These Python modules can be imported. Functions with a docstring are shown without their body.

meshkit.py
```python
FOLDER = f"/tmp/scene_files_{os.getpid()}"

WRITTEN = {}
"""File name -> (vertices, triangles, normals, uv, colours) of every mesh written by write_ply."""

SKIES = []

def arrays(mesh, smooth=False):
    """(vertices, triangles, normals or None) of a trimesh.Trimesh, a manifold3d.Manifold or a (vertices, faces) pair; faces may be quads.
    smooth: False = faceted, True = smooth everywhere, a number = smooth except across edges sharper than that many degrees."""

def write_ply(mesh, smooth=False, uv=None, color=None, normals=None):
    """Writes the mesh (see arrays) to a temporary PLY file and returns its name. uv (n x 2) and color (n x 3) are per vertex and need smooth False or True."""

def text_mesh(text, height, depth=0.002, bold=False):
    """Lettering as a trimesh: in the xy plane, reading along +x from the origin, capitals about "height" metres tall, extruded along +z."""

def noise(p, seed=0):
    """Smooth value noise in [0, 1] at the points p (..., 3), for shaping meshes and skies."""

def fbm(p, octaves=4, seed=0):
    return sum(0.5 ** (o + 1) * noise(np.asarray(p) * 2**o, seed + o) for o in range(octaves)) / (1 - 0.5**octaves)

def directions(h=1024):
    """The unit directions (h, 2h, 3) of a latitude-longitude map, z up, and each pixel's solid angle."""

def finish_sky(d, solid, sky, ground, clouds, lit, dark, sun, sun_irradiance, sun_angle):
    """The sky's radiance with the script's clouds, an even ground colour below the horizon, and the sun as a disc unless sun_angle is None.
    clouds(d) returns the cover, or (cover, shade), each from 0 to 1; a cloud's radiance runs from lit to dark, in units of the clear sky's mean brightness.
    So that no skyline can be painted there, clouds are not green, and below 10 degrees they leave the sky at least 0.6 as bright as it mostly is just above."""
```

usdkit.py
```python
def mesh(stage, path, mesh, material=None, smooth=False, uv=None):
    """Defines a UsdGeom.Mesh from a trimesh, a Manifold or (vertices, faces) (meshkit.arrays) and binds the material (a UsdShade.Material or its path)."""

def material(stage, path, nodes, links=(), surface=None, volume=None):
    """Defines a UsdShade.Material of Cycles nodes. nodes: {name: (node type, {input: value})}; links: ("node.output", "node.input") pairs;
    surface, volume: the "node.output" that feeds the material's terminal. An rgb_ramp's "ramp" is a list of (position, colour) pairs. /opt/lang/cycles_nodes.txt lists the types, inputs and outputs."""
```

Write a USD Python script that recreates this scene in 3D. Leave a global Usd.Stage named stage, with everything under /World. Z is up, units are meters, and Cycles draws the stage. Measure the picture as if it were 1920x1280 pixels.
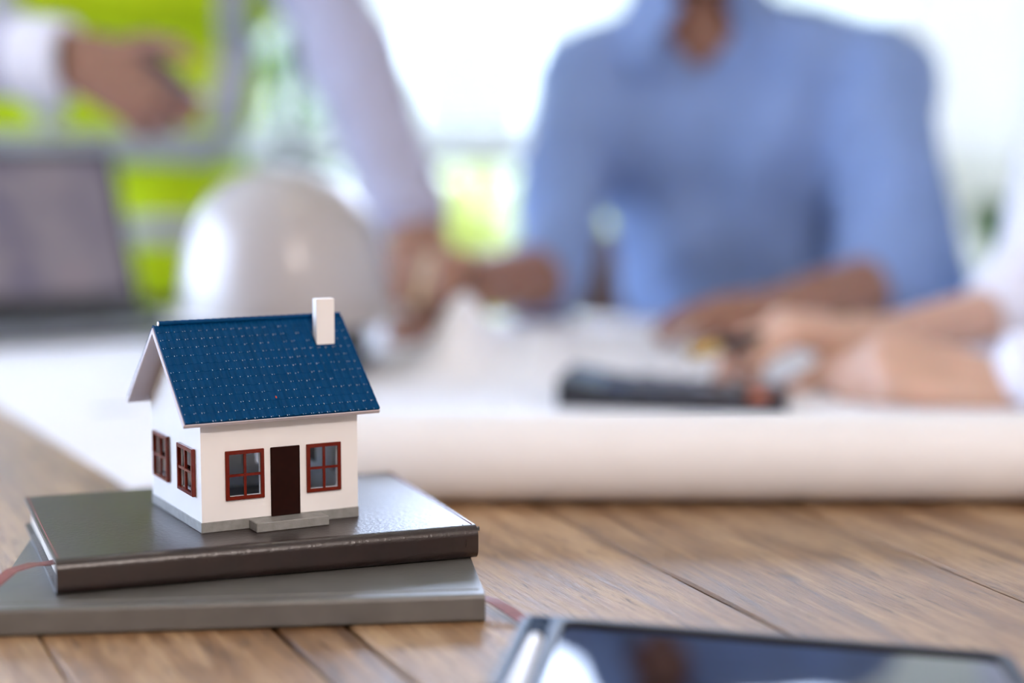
import math, random
import numpy as np
import trimesh
import manifold3d as m3
from manifold3d import Manifold, CrossSection
from shapely.geometry import Polygon, box as sbox
from shapely.ops import unary_union
from scipy.ndimage import gaussian_filter
from pxr import Usd, UsdGeom, UsdLux, UsdShade, Gf, Sdf
import usdkit, meshkit

stage = Usd.Stage.CreateInMemory()
UsdGeom.SetStageUpAxis(stage, "Z")
UsdGeom.SetStageMetersPerUnit(stage, 1.0)
UsdGeom.Xform.Define(stage, "/World")
UsdGeom.Scope.Define(stage, "/World/Looks")

# ------------------------------------------------------------------ camera, sky, sun, exposure
T = 0.75                       # height of the table top
CAM_Z = T + 0.2297
FPX, PITCH = 3300.0, math.radians(6.76)
cam = UsdGeom.Camera.Define(stage, "/World/camera")
cam.AddTranslateOp().Set(Gf.Vec3d(0, 0, CAM_Z))
cam.AddRotateXOp().Set(90 - math.degrees(PITCH))
cam.CreateHorizontalApertureAttr(36.0)
cam.CreateFocalLengthAttr(36.0 * FPX / 1920)
cam.CreateFStopAttr(2.06)
cam.CreateFocusDistanceAttr(0.888)
cam.CreateExposureAttr(0.14)
cam.CreateClippingRangeAttr(Gf.Vec2f(0.05, 300))

SKY = (0.80, 0.92, 1.20)
dome = UsdLux.DomeLight.Define(stage, "/World/sky")
dome.CreateColorAttr(Gf.Vec3f(*SKY))
dome.CreateIntensityAttr(4.0)
sun = UsdLux.DistantLight.Define(stage, "/World/sun")
sun.CreateAngleAttr(2.0)
sun.CreateIntensityAttr(12.0)
sun.CreateColorAttr(Gf.Vec3f(1.0, 0.95, 0.84))
sun.AddRotateXYZOp().Set(Gf.Vec3f(38, 0, -20))      # high, from behind the camera: it lights the garden, the roof keeps it off the table


def ray(px, py):
    u, v = (px - 960) / FPX, -(py - 640) / FPX
    return np.array([u, math.cos(PITCH) + v * math.sin(PITCH), -math.sin(PITCH) + v * math.cos(PITCH)])


def at(px, py, d):
    """The point of the place at distance d (along y) that the photograph shows at this pixel."""
    r = ray(px, py)
    return r * (d / r[1]) + [0, 0, CAM_Z]


def ground(px, py, z=T):
    r = ray(px, py)
    return r * ((z - CAM_Z) / r[2]) + [0, 0, CAM_Z]


# ------------------------------------------------------------------ scene helpers
used = {}


def numbered(parent, name):
    k = (str(parent), name)
    n = used.get(k, -1) + 1
    used[k] = n
    return f"{parent}/{name}" if n == 0 else f"{parent}/{name}_{n:03d}"


class Thing:
    def __init__(self, prim, M):
        self.prim, self.M, self.inv = prim, M, np.linalg.inv(M)
        self.path = str(prim.GetPath())


def tag(prim, label=None, cat=None, group=None, kind=None):
    for k, v in (("label", label), ("category", cat), ("group", group), ("kind", kind)):
        if v:
            prim.SetCustomDataByKey(k, v)


def rotz(a):
    M = np.eye(4)
    M[:2, :2] = [[math.cos(a), -math.sin(a)], [math.sin(a), math.cos(a)]]
    return M


def thing(name, label, cat, loc=(0, 0, 0), rz=0.0, group=None, kind=None):
    x = UsdGeom.Xform.Define(stage, numbered("/World", name))
    x.AddTranslateOp().Set(Gf.Vec3d(*map(float, loc)))
    x.AddRotateZOp().Set(math.degrees(rz))
    tag(x.GetPrim(), label, cat, group, kind)
    M = rotz(rz)
    M[:3, 3] = loc
    return Thing(x.GetPrim(), M)


def part(parent, name, mesh, mat, smooth=30, label=None, world=False, kind=None):
    """A mesh under a thing or under a part. world: the mesh is given in world coordinates."""
    if hasattr(mesh, "to_mesh"):
        mesh = trimesh.Trimesh(*meshkit.arrays(mesh)[:2], process=False)
    if isinstance(mesh, tuple):
        mesh = trimesh.Trimesh(*mesh, process=False)
    if world:
        mesh = mesh.copy()
        mesh.apply_transform(parent.inv)
    m = usdkit.mesh(stage, numbered(parent.path, name), mesh, mat, smooth)
    tag(m.GetPrim(), label, kind=kind)
    return Thing(m.GetPrim(), parent.M)


def single(name, mesh, mat, label=None, cat=None, smooth=30, group=None, kind=None):
    if hasattr(mesh, "to_mesh"):
        mesh = trimesh.Trimesh(*meshkit.arrays(mesh)[:2], process=False)
    m = usdkit.mesh(stage, numbered("/World", name), mesh, mat, smooth)
    tag(m.GetPrim(), label, cat, group, kind)
    return Thing(m.GetPrim(), np.eye(4))


def copy_of(src, name, loc, rz=0.0, scale=1.0, label=None, group=None):
    x = UsdGeom.Xform.Define(stage, numbered("/World", name))
    x.AddTranslateOp().Set(Gf.Vec3d(*map(float, loc)))
    x.AddRotateZOp().Set(math.degrees(rz))
    if scale != 1.0:
        x.AddScaleOp().Set(Gf.Vec3f(scale, scale, scale))
    was = src.prim.GetCustomData()
    tag(x.GetPrim(), label or was.get("label"), was.get("category"), group or was.get("group"))
    x.GetPrim().GetReferences().AddInternalReference(src.prim.GetPath())
    x.GetPrim().SetInstanceable(True)
    return x.GetPrim()


# ------------------------------------------------------------------ mesh helpers
def tm(man):
    v, f, _ = meshkit.arrays(man)
    return trimesh.Trimesh(v, f, process=False)


def cat_(ms):
    return trimesh.util.concatenate([tm(m) if hasattr(m, "to_mesh") else m for m in ms])


def bx(x0, x1, y0, y1, z0, z1, c=0.0):
    """A box with chamfered edges."""
    if c <= 0:
        return Manifold.cube((x1 - x0, y1 - y0, z1 - z0)).translate((x0, y0, z0))
    a = [Manifold.cube((x1 - x0 - 2 * i * c, y1 - y0 - 2 * j * c, z1 - z0 - 2 * k * c)).translate((x0 + i * c, y0 + j * c, z0 + k * c))
         for i, j, k in ((0, 1, 1), (1, 0, 1), (1, 1, 0))]
    return Manifold.batch_hull(a)


def rbox(x0, x1, y0, y1, z0, z1, r, seg=12):
    """A box with rounded edges all round."""
    s = Manifold.sphere(r, seg)
    return Manifold.batch_hull([s.translate((x, y, z)) for x in (x0 + r, x1 - r) for y in (y0 + r, y1 - r) for z in (z0 + r, z1 - r)])


def plate(poly, z0, z1):
    return trimesh.creation.extrude_polygon(poly, z1 - z0, engine="earcut").apply_translation([0, 0, z0])


def rrect(x0, x1, y0, y1, r, seg=8):
    return sbox(x0 + r, y0 + r, x1 - r, y1 - r).buffer(r, quad_segs=seg)


def tube(pts, r, sides=12, caps=True):
    """A swept round tube; r a number or one per point."""
    p = np.asarray(pts, float)
    r = np.broadcast_to(np.asarray(r, float), (len(p),))
    t = np.gradient(p, axis=0)
    t /= np.linalg.norm(t, axis=1, keepdims=True)
    ref = np.array([0, 0, 1.0]) if abs(t[0, 2]) < 0.9 else np.array([1.0, 0, 0])
    V = []
    a = np.cross(t[0], ref)
    for i in range(len(p)):
        a = a - t[i] * (a @ t[i])
        a /= np.linalg.norm(a)
        b = np.cross(t[i], a)
        ang = np.arange(sides) * 2 * np.pi / sides
        V.append(p[i] + r[i] * (np.cos(ang)[:, None] * a + np.sin(ang)[:, None] * b))
    V = np.vstack(V)
    F = []
    for i in range(len(p) - 1):
        for j in range(sides):
            a0, a1 = i * sides + j, i * sides + (j + 1) % sides
            F += [[a0, a1, a1 + sides], [a0, a1 + sides, a0 + sides]]
    if caps:
        n = len(V)
        V = np.vstack([V, p[0], p[-1]])
        for j in range(sides):
            F += [[n, (j + 1) % sides, j], [n + 1, n - sides + j, n - sides + (j + 1) % sides]]
    return trimesh.Trimesh(V, F, process=False)


def lathe(profile, seg=48, sx=1.0, sy=1.0):
    m = tm(Manifold.revolve(CrossSection([np.asarray(profile, float)]), seg))
    m.apply_scale([sx, sy, 1])
    return m


def ribbon(pts, width, thick, nrm=(0, 0, 1)):
    """A thin band swept along points, its width across nrm."""
    p = np.asarray(pts, float)
    t = np.gradient(p, axis=0)
    t /= np.linalg.norm(t, axis=1, keepdims=True)
    s = np.cross(t, np.broadcast_to(nrm, p.shape))
    s /= np.linalg.norm(s, axis=1, keepdims=True)
    n = np.cross(s, t)
    V = np.stack([p - s * width / 2 - n * thick / 2, p + s * width / 2 - n * thick / 2, p + s * width / 2 + n * thick / 2, p - s * width / 2 + n * thick / 2], 1).reshape(-1, 3)
    F = []
    for i in range(len(p) - 1):
        for j in range(4):
            a0, a1 = i * 4 + j, i * 4 + (j + 1) % 4
            F += [[a0, a1, a1 + 4], [a0, a1 + 4, a0 + 4]]
    F += [[0, 2, 1], [0, 3, 2]]
    k = 4 * (len(p) - 1)
    F += [[k, k + 1, k + 2], [k, k + 2, k + 3]]
    m = trimesh.Trimesh(V, F, process=False)
    m.fix_normals()
    return m


def grid_solid(top, bot):
    """A closed sheet between two vertex grids (n x m x 3)."""
    n, m = top.shape[:2]
    V = np.vstack([top.reshape(-1, 3), bot.reshape(-1, 3)])
    o = n * m
    i, j = np.meshgrid(np.arange(n - 1), np.arange(m - 1), indexing="ij")
    a = (i * m + j).ravel()
    q = np.stack([a, a + m, a + m + 1, a + 1], 1)
    F = [q, q[:, ::-1] + o]
    rim = np.concatenate([np.arange(m), np.arange(1, n) * m + m - 1, (n - 1) * m + np.arange(m - 2, -1, -1), np.arange(n - 2, -1, -1) * m])
    F.append(np.stack([rim[:-1], rim[1:], rim[1:] + o, rim[:-1] + o], 1))
    F = np.vstack(F)
    mesh = trimesh.Trimesh(V, np.vstack([F[:, [0, 1, 2]], F[:, [0, 2, 3]]]), process=False)
    mesh.fix_normals()
    return mesh


# --- bodies: round cones blended smoothly on a grid, turned into one surface
def cone_sdf(P, a, b, ra, rb):
    a, b = np.asarray(a, float), np.asarray(b, float)
    ba = b - a
    h = np.clip(((P - a) @ ba) / max(ba @ ba, 1e-12), 0, 1)
    return np.linalg.norm(P - a - h[..., None] * ba, axis=-1) - (ra + (rb - ra) * h)


def field(bones, lo, hi, h, k, cuts=()):
    lo, hi = np.asarray(lo, float), np.asarray(hi, float)
    n = np.ceil((hi - lo) / h).astype(int) + 1
    val = np.full(n, 1.0)
    axes = [lo[i] + h * np.arange(n[i]) for i in range(3)]
    for b in bones:
        p, q, ra, rb = b[:4]
        kk = b[4] if len(b) > 4 else k
        m = max(ra, rb) + kk + 2.5 * h
        s0 = np.maximum(np.floor((np.minimum(p, q) - m - lo) / h).astype(int), 0)
        s1 = np.minimum(np.ceil((np.maximum(p, q) + m - lo) / h).astype(int) + 1, n)
        if (s1 <= s0).any():
            continue
        sl = tuple(slice(x, y) for x, y in zip(s0, s1))
        P = np.stack(np.meshgrid(*[axes[i][sl[i]] for i in range(3)], indexing="ij"), -1)
        d = cone_sdf(P, p, q, ra, rb)
        v = val[sl]
        w = np.clip(0.5 + 0.5 * (v - d) / kk, 0, 1)
        val[sl] = np.minimum(v * (1 - w) + d * w - kk * w * (1 - w), np.minimum(v, d) + 0.0)
    if cuts:
        P = np.stack(np.meshgrid(*axes, indexing="ij"), -1)
        for c in cuts:
            val = np.maximum(val, c(P))
    return val, lo


def nets(val, lo, h):
    val = np.pad(val, 1, constant_values=1.0)
    lo = np.asarray(lo) - h
    val = np.where(np.abs(val) < 1e-7, 1e-7, val)
    ins = val < 0
    n = np.array(val.shape)
    c = [ins[i:n[0] - 1 + i, j:n[1] - 1 + j, k:n[2] - 1 + k] for i in (0, 1) for j in (0, 1) for k in (0, 1)]
    tot = sum(x.astype(np.int8) for x in c)
    act = (tot > 0) & (tot < 8)
    idx = np.full(act.shape, -1)
    cells = np.argwhere(act)
    idx[act] = np.arange(len(cells))
    s, w = np.zeros((len(cells), 3)), np.zeros(len(cells))
    corners = [(i, j, k) for i in (0, 1) for j in (0, 1) for k in (0, 1)]
    for A in corners:
        for ax in range(3):
            if A[ax]:
                continue
            B = list(A)
            B[ax] = 1
            va = val[tuple((cells + A).T)]
            vb = val[tuple((cells + B).T)]
            x = (va < 0) != (vb < 0)
            t = np.where(x, va / np.where(x, va - vb, 1), 0)
            p = np.array(A, float)[None] + t[:, None] * (np.array(B) - np.array(A))[None]
            s[x] += p[x]
            w[x] += 1
    V = (cells + s / w[:, None]) * h + lo
    F = []
    for ax in range(3):
        u, v = (ax + 1) % 3, (ax + 2) % 3
        a = np.take(ins, range(n[ax] - 1), ax)
        b = np.take(ins, range(1, n[ax]), ax)
        e = np.argwhere(a != b)
        e = e[(e[:, u] > 0) & (e[:, v] > 0)]
        flip = a[tuple(e.T)]
        q = []
        for du, dv in ((1, 1), (0, 1), (0, 0), (1, 0)):
            k = e.copy()
            k[:, u] -= du
            k[:, v] -= dv
            q.append(idx[tuple(k.T)])
        q = np.stack(q, 1)
        q = np.where(flip[:, None], q, q[:, ::-1])
        F.append(q)
    F = np.vstack(F)
    F = np.vstack([F[:, [0, 1, 2]], F[:, [0, 2, 3]]])
    return trimesh.Trimesh(V, F, process=False)


def blob(bones, h, k, cuts=(), pad=0.02, smooth=4):
    pts = np.array([x for b in bones for x in (np.asarray(b[0]) - max(b[2:4]), np.asarray(b[0]) + max(b[2:4]), np.asarray(b[1]) - max(b[2:4]), np.asarray(b[1]) + max(b[2:4]))])
    v, lo = field(bones, pts.min(0) - pad, pts.max(0) + pad, h, k, cuts)
    v = np.clip(v, -3 * h, 3 * h)
    for sg in (0.7, 1.0, 1.4, 1.8, 2.2):             # a little blur until the surface closes without pinches
        m = nets(gaussian_filter(v, sg), lo, h)
        c = np.unique(np.sort(m.edges, axis=1), axis=0, return_counts=True)[1]
        if c.max() == 2:
            break
    if smooth and c.max() == 2:
        trimesh.smoothing.filter_taubin(m, iterations=smooth)
    if m.volume < 0:
        m.invert()
    return m


def join(ms):
    """One closed surface out of several that overlap."""
    try:
        parts = [Manifold(m3.Mesh(np.asarray(m.vertices, np.float32), np.asarray(m.faces, np.uint32))) for m in ms]
        if any(p.is_empty() for p in parts):
            raise ValueError
        return tm(Manifold.batch_boolean(parts, m3.OpType.Add))
    except Exception:
        return trimesh.util.concatenate(ms)


def unit(v):
    v = np.asarray(v, float)
    return v / np.linalg.norm(v)


def rot_about(v, ax, a):
    ax = unit(ax)
    return v * math.cos(a) + np.cross(ax, v) * math.sin(a) + ax * (ax @ v) * (1 - math.cos(a))


def hand_bones(w, f, n, side, curl, thumb=(0.2, 0.3, 0.3), sc=1.0, spread=0.06, tdir=None):
    """w wrist, f towards the fingers, n out of the back of the hand, side +1/-1 says where the thumb is (side * cross(f, n)).
    curl: per finger (index .. little) three bends in radians."""
    f, n = unit(f), unit(n)
    n = unit(n - f * (n @ f))
    s = np.cross(f, n) * side
    P = lambda a, b, c: w + (f * a + s * b + n * c) * sc
    B = [(w - f * 0.028 * sc, w, 0.025 * sc, 0.024 * sc, 0.012)]
    mcp = [(0.088, 0.027, 0.0), (0.093, 0.009, 0.003), (0.087, -0.010, 0.001), (0.078, -0.027, -0.004)]
    lens = [(0.043, 0.026, 0.021), (0.048, 0.029, 0.022), (0.044, 0.027, 0.021), (0.034, 0.020, 0.019)]
    rad = [(0.0105, 0.0092, 0.0085, 0.0072), (0.0108, 0.0095, 0.0087, 0.0074), (0.0102, 0.0090, 0.0082, 0.0070), (0.0090, 0.0078, 0.0072, 0.0062)]
    for i in range(4):
        m = P(*mcp[i])
        B.append((P(0.004, mcp[i][1] * 0.62, 0), m, 0.0185 * sc, 0.0128 * sc, 0.010))
        d = f * math.cos(spread * (1.2 - i)) + s * math.sin(spread * (1.2 - i))
        ax = np.cross(n, d)
        p, dd = m, unit(d)
        for j in range(3):
            dd = rot_about(dd, ax, curl[i][j])
            q = p + dd * lens[i][j] * sc
            B.append((p, q, rad[i][j] * sc, rad[i][j + 1] * sc, 0.0022))
            p = q
    p = P(0.022, 0.024, -0.008)
    d = unit(tdir) if tdir is not None else unit(f * 0.62 + s * 0.72 - n * 0.30)
    ax = unit(np.cross(d, -n * 0.4 - s * 0.8))
    B.append((P(0.01, 0.010, -0.006), p, 0.017 * sc, 0.016 * sc, 0.010))
    for L, r0, r1, a in ((0.044, 0.0155, 0.0115, thumb[0]), (0.033, 0.0112, 0.0102, thumb[1]), (0.027, 0.0102, 0.0080, thumb[2])):
        d = rot_about(d, ax, a)
        q = p + d * L * sc
        B.append((p, q, r0 * sc, r1 * sc, 0.006))
        p = q
    return B


def head_bones(H, f, u):
    f, u = unit(f), unit(u)
    s = np.cross(f, u)
    P = lambda a, b, c: H + f * a + s * b + u * c
    B = [(P(-0.028, 0, 0.030), P(0.022, 0, 0.032), 0.077, 0.073), (P(0.030, 0, 0.01), P(0.050, 0, -0.078), 0.058, 0.030),
         (P(0.02, 0.03, -0.03), P(0.045, 0.018, -0.075), 0.040, 0.028), (P(0.02, -0.03, -0.03), P(0.045, -0.018, -0.075), 0.040, 0.028),
         (P(0.082, -0.04, 0.030), P(0.082, 0.04, 0.030), 0.013, 0.013, 0.012),
         (P(0.092, 0, 0.015), P(0.110, 0, -0.022), 0.008, 0.012, 0.008), (P(0.098, -0.013, -0.026), P(0.098, 0.013, -0.026), 0.008, 0.008, 0.006),
         (P(0.086, -0.018, -0.050), P(0.086, 0.018, -0.050), 0.008, 0.008, 0.006), (P(0.083, -0.015, -0.060), P(0.083, 0.015, -0.060), 0.008, 0.008, 0.006)]
    for k in (-1, 1):
        B += [(P(0.055, 0.045 * k, -0.01), P(0.060, 0.038 * k, -0.02), 0.026, 0.022), (P(-0.005, 0.080 * k, 0.022), P(-0.002, 0.077 * k, -0.022), 0.013, 0.009, 0.006)]
    return B, P


def hair_mesh(P):
    B = [(P(-0.035, 0, 0.045), P(0.020, 0, 0.055), 0.082, 0.072), (P(-0.05, 0, 0.02), P(-0.055, 0, -0.03), 0.072, 0.050),
         (P(0.0, 0.03, 0.085), P(0.055, 0.02, 0.090), 0.034, 0.026), (P(0.0, -0.03, 0.085), P(0.055, -0.01, 0.088), 0.034, 0.026)]
    m = blob(B, 0.005, 0.03)
    m.vertices += m.vertex_normals * ((meshkit.fbm(m.vertices * [90, 90, 60], 3, 4) - 0.5) * 0.012)[:, None]
    return m


# ------------------------------------------------------------------ materials
LK = "/World/Looks/"


def mat(name, color, rough=0.5, **kw):
    return usdkit.material(stage, LK + name, {"p": ("principled_bsdf", {"base_color": color, "roughness": rough, **kw})}, [], surface="p.BSDF")


def mat_noise(name, c0, c1, scale, rough=0.5, bump=0.0, bscale=None, detail=4, stretch=(1, 1, 1), bdist=0.001, **kw):
    """Two colours mixed by a noise in object space, and a bump of the same kind."""
    nodes = {"tc": ("texture_coordinate", {}), "mp": ("mapping", {"scale": stretch}), "n": ("noise_texture", {"scale": scale, "detail": detail}),
             "r": ("rgb_ramp", {"ramp": [(0.3, c0), (0.7, c1)]}), "p": ("principled_bsdf", {"roughness": rough, **kw})}
    links = [("tc.object", "mp.vector"), ("mp.vector", "n.vector"), ("n.fac", "r.fac"), ("r.color", "p.base_color")]
    if bump:
        nodes["n2"] = ("noise_texture", {"scale": bscale or scale * 4, "detail": 3})
        nodes["b"] = ("bump", {"strength": bump, "distance": bdist})
        links += [("mp.vector", "n2.vector"), ("n2.fac", "b.height"), ("b.normal", "p.normal")]
    return usdkit.material(stage, LK + name, nodes, links, surface="p.BSDF")


def wood(name, dark, mid, pale, seed, rough=0.42):
    """Old table timber: grain drawn out along x of the board, knots, checks and open pores."""
    nodes = {
        "tc": ("texture_coordinate", {}), "oi": ("object_info", {}),
        "off": ("vector_math", {"math_type": "scale", "vector1": (7.3 + seed, 3.1, 5.7), "scale": 1.0}),
        "add": ("vector_math", {"math_type": "add"}),
        "m1": ("mapping", {"scale": (5, 60, 60)}), "n1": ("noise_texture", {"scale": 1.0, "detail": 6, "roughness": 0.62, "distortion": 0.9}),
        "m2": ("mapping", {"scale": (34, 380, 380)}), "n2": ("noise_texture", {"scale": 1.0, "detail": 4, "roughness": 0.7, "distortion": 0.3}),
        "m3": ("mapping", {"scale": (2.6, 6, 6)}), "n3": ("noise_texture", {"scale": 1.0, "detail": 3}),
        "m4": ("mapping", {"scale": (7, 17, 17)}), "v": ("voronoi_texture", {"scale": 1.0, "feature": "f1"}),
        "rk": ("rgb_ramp", {"ramp": [(0.0, (1, 1, 1)), (0.055, (0.8, 0.8, 0.8)), (0.11, (0, 0, 0)), (1, (0, 0, 0))]}),
        "r1": ("rgb_ramp", {"ramp": [(0.28, dark), (0.46, mid), (0.62, pale), (0.8, mid)]}),
        "r2": ("rgb_ramp", {"ramp": [(0.30, (0.26, 0.20, 0.15)), (0.44, (0.92, 0.90, 0.88)), (0.58, (1.05, 1.05, 1.05)), (0.75, (1.28, 1.28, 1.28))]}),
        "r3": ("rgb_ramp", {"ramp": [(0.3, (0.78, 0.72, 0.66)), (0.7, (1.12, 1.1, 1.08))]}),
        "x1": ("mix", {"mix_type": "multiply", "fac": 1.0}), "x2": ("mix", {"mix_type": "multiply", "fac": 1.0}),
        "xk": ("mix", {"mix_type": "mix", "color2": (0.045, 0.022, 0.012)}),
        "rr": ("map_range", {"from_min": 0.3, "from_max": 0.7, "to_min": rough - 0.06, "to_max": rough + 0.12}),
        "h": ("math", {"math_type": "multiply_add", "value2": 0.6}), "hk": ("math", {"math_type": "subtract"}),
        "b": ("bump", {"strength": 0.7, "distance": 0.0016}),
        "p": ("principled_bsdf", {"specular_ior_level": 1.2, "coat_weight": 0.3, "coat_roughness": 0.6}),
    }
    links = [("tc.object", "add.vector1"), ("off.vector", "add.vector2"),
             ("add.vector", "m1.vector"), ("add.vector", "m2.vector"), ("add.vector", "m3.vector"), ("add.vector", "m4.vector"),
             ("m1.vector", "n1.vector"), ("m2.vector", "n2.vector"), ("m3.vector", "n3.vector"), ("m4.vector", "v.vector"),
             ("n1.fac", "r1.fac"), ("n2.fac", "r2.fac"), ("n3.fac", "r3.fac"), ("v.distance", "rk.fac"),
             ("r1.color", "x1.color1"), ("r2.color", "x1.color2"), ("x1.color", "x2.color1"), ("r3.color", "x2.color2"),
             ("x2.color", "xk.color1"), ("rk.color", "xk.fac"), ("xk.color", "p.base_color"),
             ("n1.fac", "rr.value"), ("rr.result", "p.roughness"),
             ("n1.fac", "h.value1"), ("n2.fac", "h.value3"), ("h.value", "hk.value1"), ("rk.color", "hk.value2"), ("hk.value", "b.height"), ("b.normal", "p.normal")]
    return usdkit.material(stage, LK + name, nodes, links, surface="p.BSDF")


WOOD = [wood("plank_wood_a", (0.11, 0.050, 0.018), (0.28, 0.155, 0.064), (0.45, 0.305, 0.165), 0.0),
        wood("plank_wood_b", (0.095, 0.043, 0.015), (0.24, 0.128, 0.050), (0.39, 0.26, 0.138), 11.0),
        wood("plank_wood_c", (0.13, 0.062, 0.024), (0.31, 0.178, 0.078), (0.48, 0.335, 0.188), 23.0)]
M = {}
M["dark_wood"] = mat_noise("dark_wood", (0.10, 0.055, 0.03), (0.18, 0.10, 0.055), 6, 0.55, stretch=(1, 1, 8))
M["paper"] = mat_noise("white_paper", (0.80, 0.81, 0.86), (0.83, 0.84, 0.885), 12, 0.75)
M["paper_roll"] = mat_noise("roll_paper", (0.74, 0.745, 0.765), (0.77, 0.775, 0.795), 12, 0.6)
M["print"] = mat("plan_ink", (0.36, 0.42, 0.55), 0.8)
M["brown_leather"] = mat_noise("brown_leather", (0.010, 0.004, 0.003), (0.017, 0.0065, 0.005), 90, 0.30, bump=0.40, bscale=500, bdist=0.0006, specular_ior_level=0.5, coat_weight=0.3, coat_roughness=0.6)
M["grey_leather"] = mat_noise("grey_leather", (0.085, 0.083, 0.078), (0.11, 0.107, 0.10), 60, 0.38, bump=0.25, bscale=800, bdist=0.0005, specular_ior_level=0.6, coat_weight=0.4, coat_roughness=0.6)
M["stitch"] = mat("red_thread", (0.22, 0.05, 0.04), 0.7)
M["pages"] = usdkit.material(stage, LK + "page_edges", {
    "tc": ("texture_coordinate", {}), "mp": ("mapping", {"scale": (40, 40, 9000)}), "n": ("noise_texture", {"scale": 1.0, "detail": 2}),
    "r": ("rgb_ramp", {"ramp": [(0.35, (0.55, 0.50, 0.42)), (0.6, (0.82, 0.79, 0.72))]}), "p": ("principled_bsdf", {"roughness": 0.8})},
    [("tc.object", "mp.vector"), ("mp.vector", "n.vector"), ("n.fac", "r.fac"), ("r.color", "p.base_color")], surface="p.BSDF")
M["ribbon"] = mat_noise("maroon_ribbon", (0.17, 0.035, 0.022), (0.24, 0.055, 0.035), 300, 0.45)
M["house_white"] = mat_noise("white_plastic", (0.80, 0.79, 0.78), (0.83, 0.82, 0.81), 30, 0.42)
M["roof_board"] = mat_noise("lavender_roof_board", (0.60, 0.555, 0.60), (0.63, 0.585, 0.63), 30, 0.5)
M["roof_blue"] = mat_noise("blue_plastic_tiles", (0.0004, 0.039, 0.122), (0.0006, 0.048, 0.148), 150, 0.42, specular_ior_level=0.07)
M["roof_fleck"] = mat("pale_paint_fleck", (0.45, 0.48, 0.55), 0.4)
M["red_fleck"] = mat("red_paint_fleck", (0.45, 0.05, 0.03), 0.5)
M["frame_red"] = mat_noise("red_brown_frame", (0.115, 0.011, 0.005), (0.145, 0.015, 0.007), 200, 0.14, specular_ior_level=0.35)
M["door_brown"] = mat_noise("dark_brown_door", (0.013, 0.0028, 0.0018), (0.018, 0.004, 0.0025), 300, 0.3, specular_ior_level=0.15)
M["plinth"] = mat_noise("grey_plinth", (0.20, 0.20, 0.19), (0.26, 0.26, 0.25), 250, 0.55, bump=0.2, bscale=1500, bdist=0.0003)
M["pane"] = usdkit.material(stage, LK + "clear_pane", {"t": ("transparent_bsdf", {"color": (0.93, 0.95, 0.97)}), "g": ("glossy_bsdf", {"roughness": 0.02, "color": (1, 1, 1)}),
                                                      "f": ("fresnel", {"IOR": 1.5}), "m": ("mix_closure", {})},
                            [("f.fac", "m.fac"), ("t.BSDF", "m.closure1"), ("g.BSDF", "m.closure2")], surface="m.closure")
M["navy"] = mat_noise("navy_case", (0.022, 0.050, 0.105), (0.028, 0.060, 0.125), 300, 0.45, specular_ior_level=0.35)
M["black_rubber"] = mat("black_rubber", (0.012, 0.012, 0.016), 0.45)
M["glass_black"] = mat("black_screen_glass", (0.006, 0.006, 0.010), 0.02, specular_ior_level=0.5)
M["white_plastic"] = mat("glossy_white_plastic", (0.82, 0.82, 0.84), 0.22)
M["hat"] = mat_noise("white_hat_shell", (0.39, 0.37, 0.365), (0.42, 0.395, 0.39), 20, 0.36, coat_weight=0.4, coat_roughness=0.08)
M["hat_in"] = mat("hat_lining", (0.06, 0.06, 0.07), 0.8)
M["black"] = mat_noise("black_binder_cloth", (0.014, 0.015, 0.020), (0.022, 0.023, 0.030), 80, 0.5)
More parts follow.
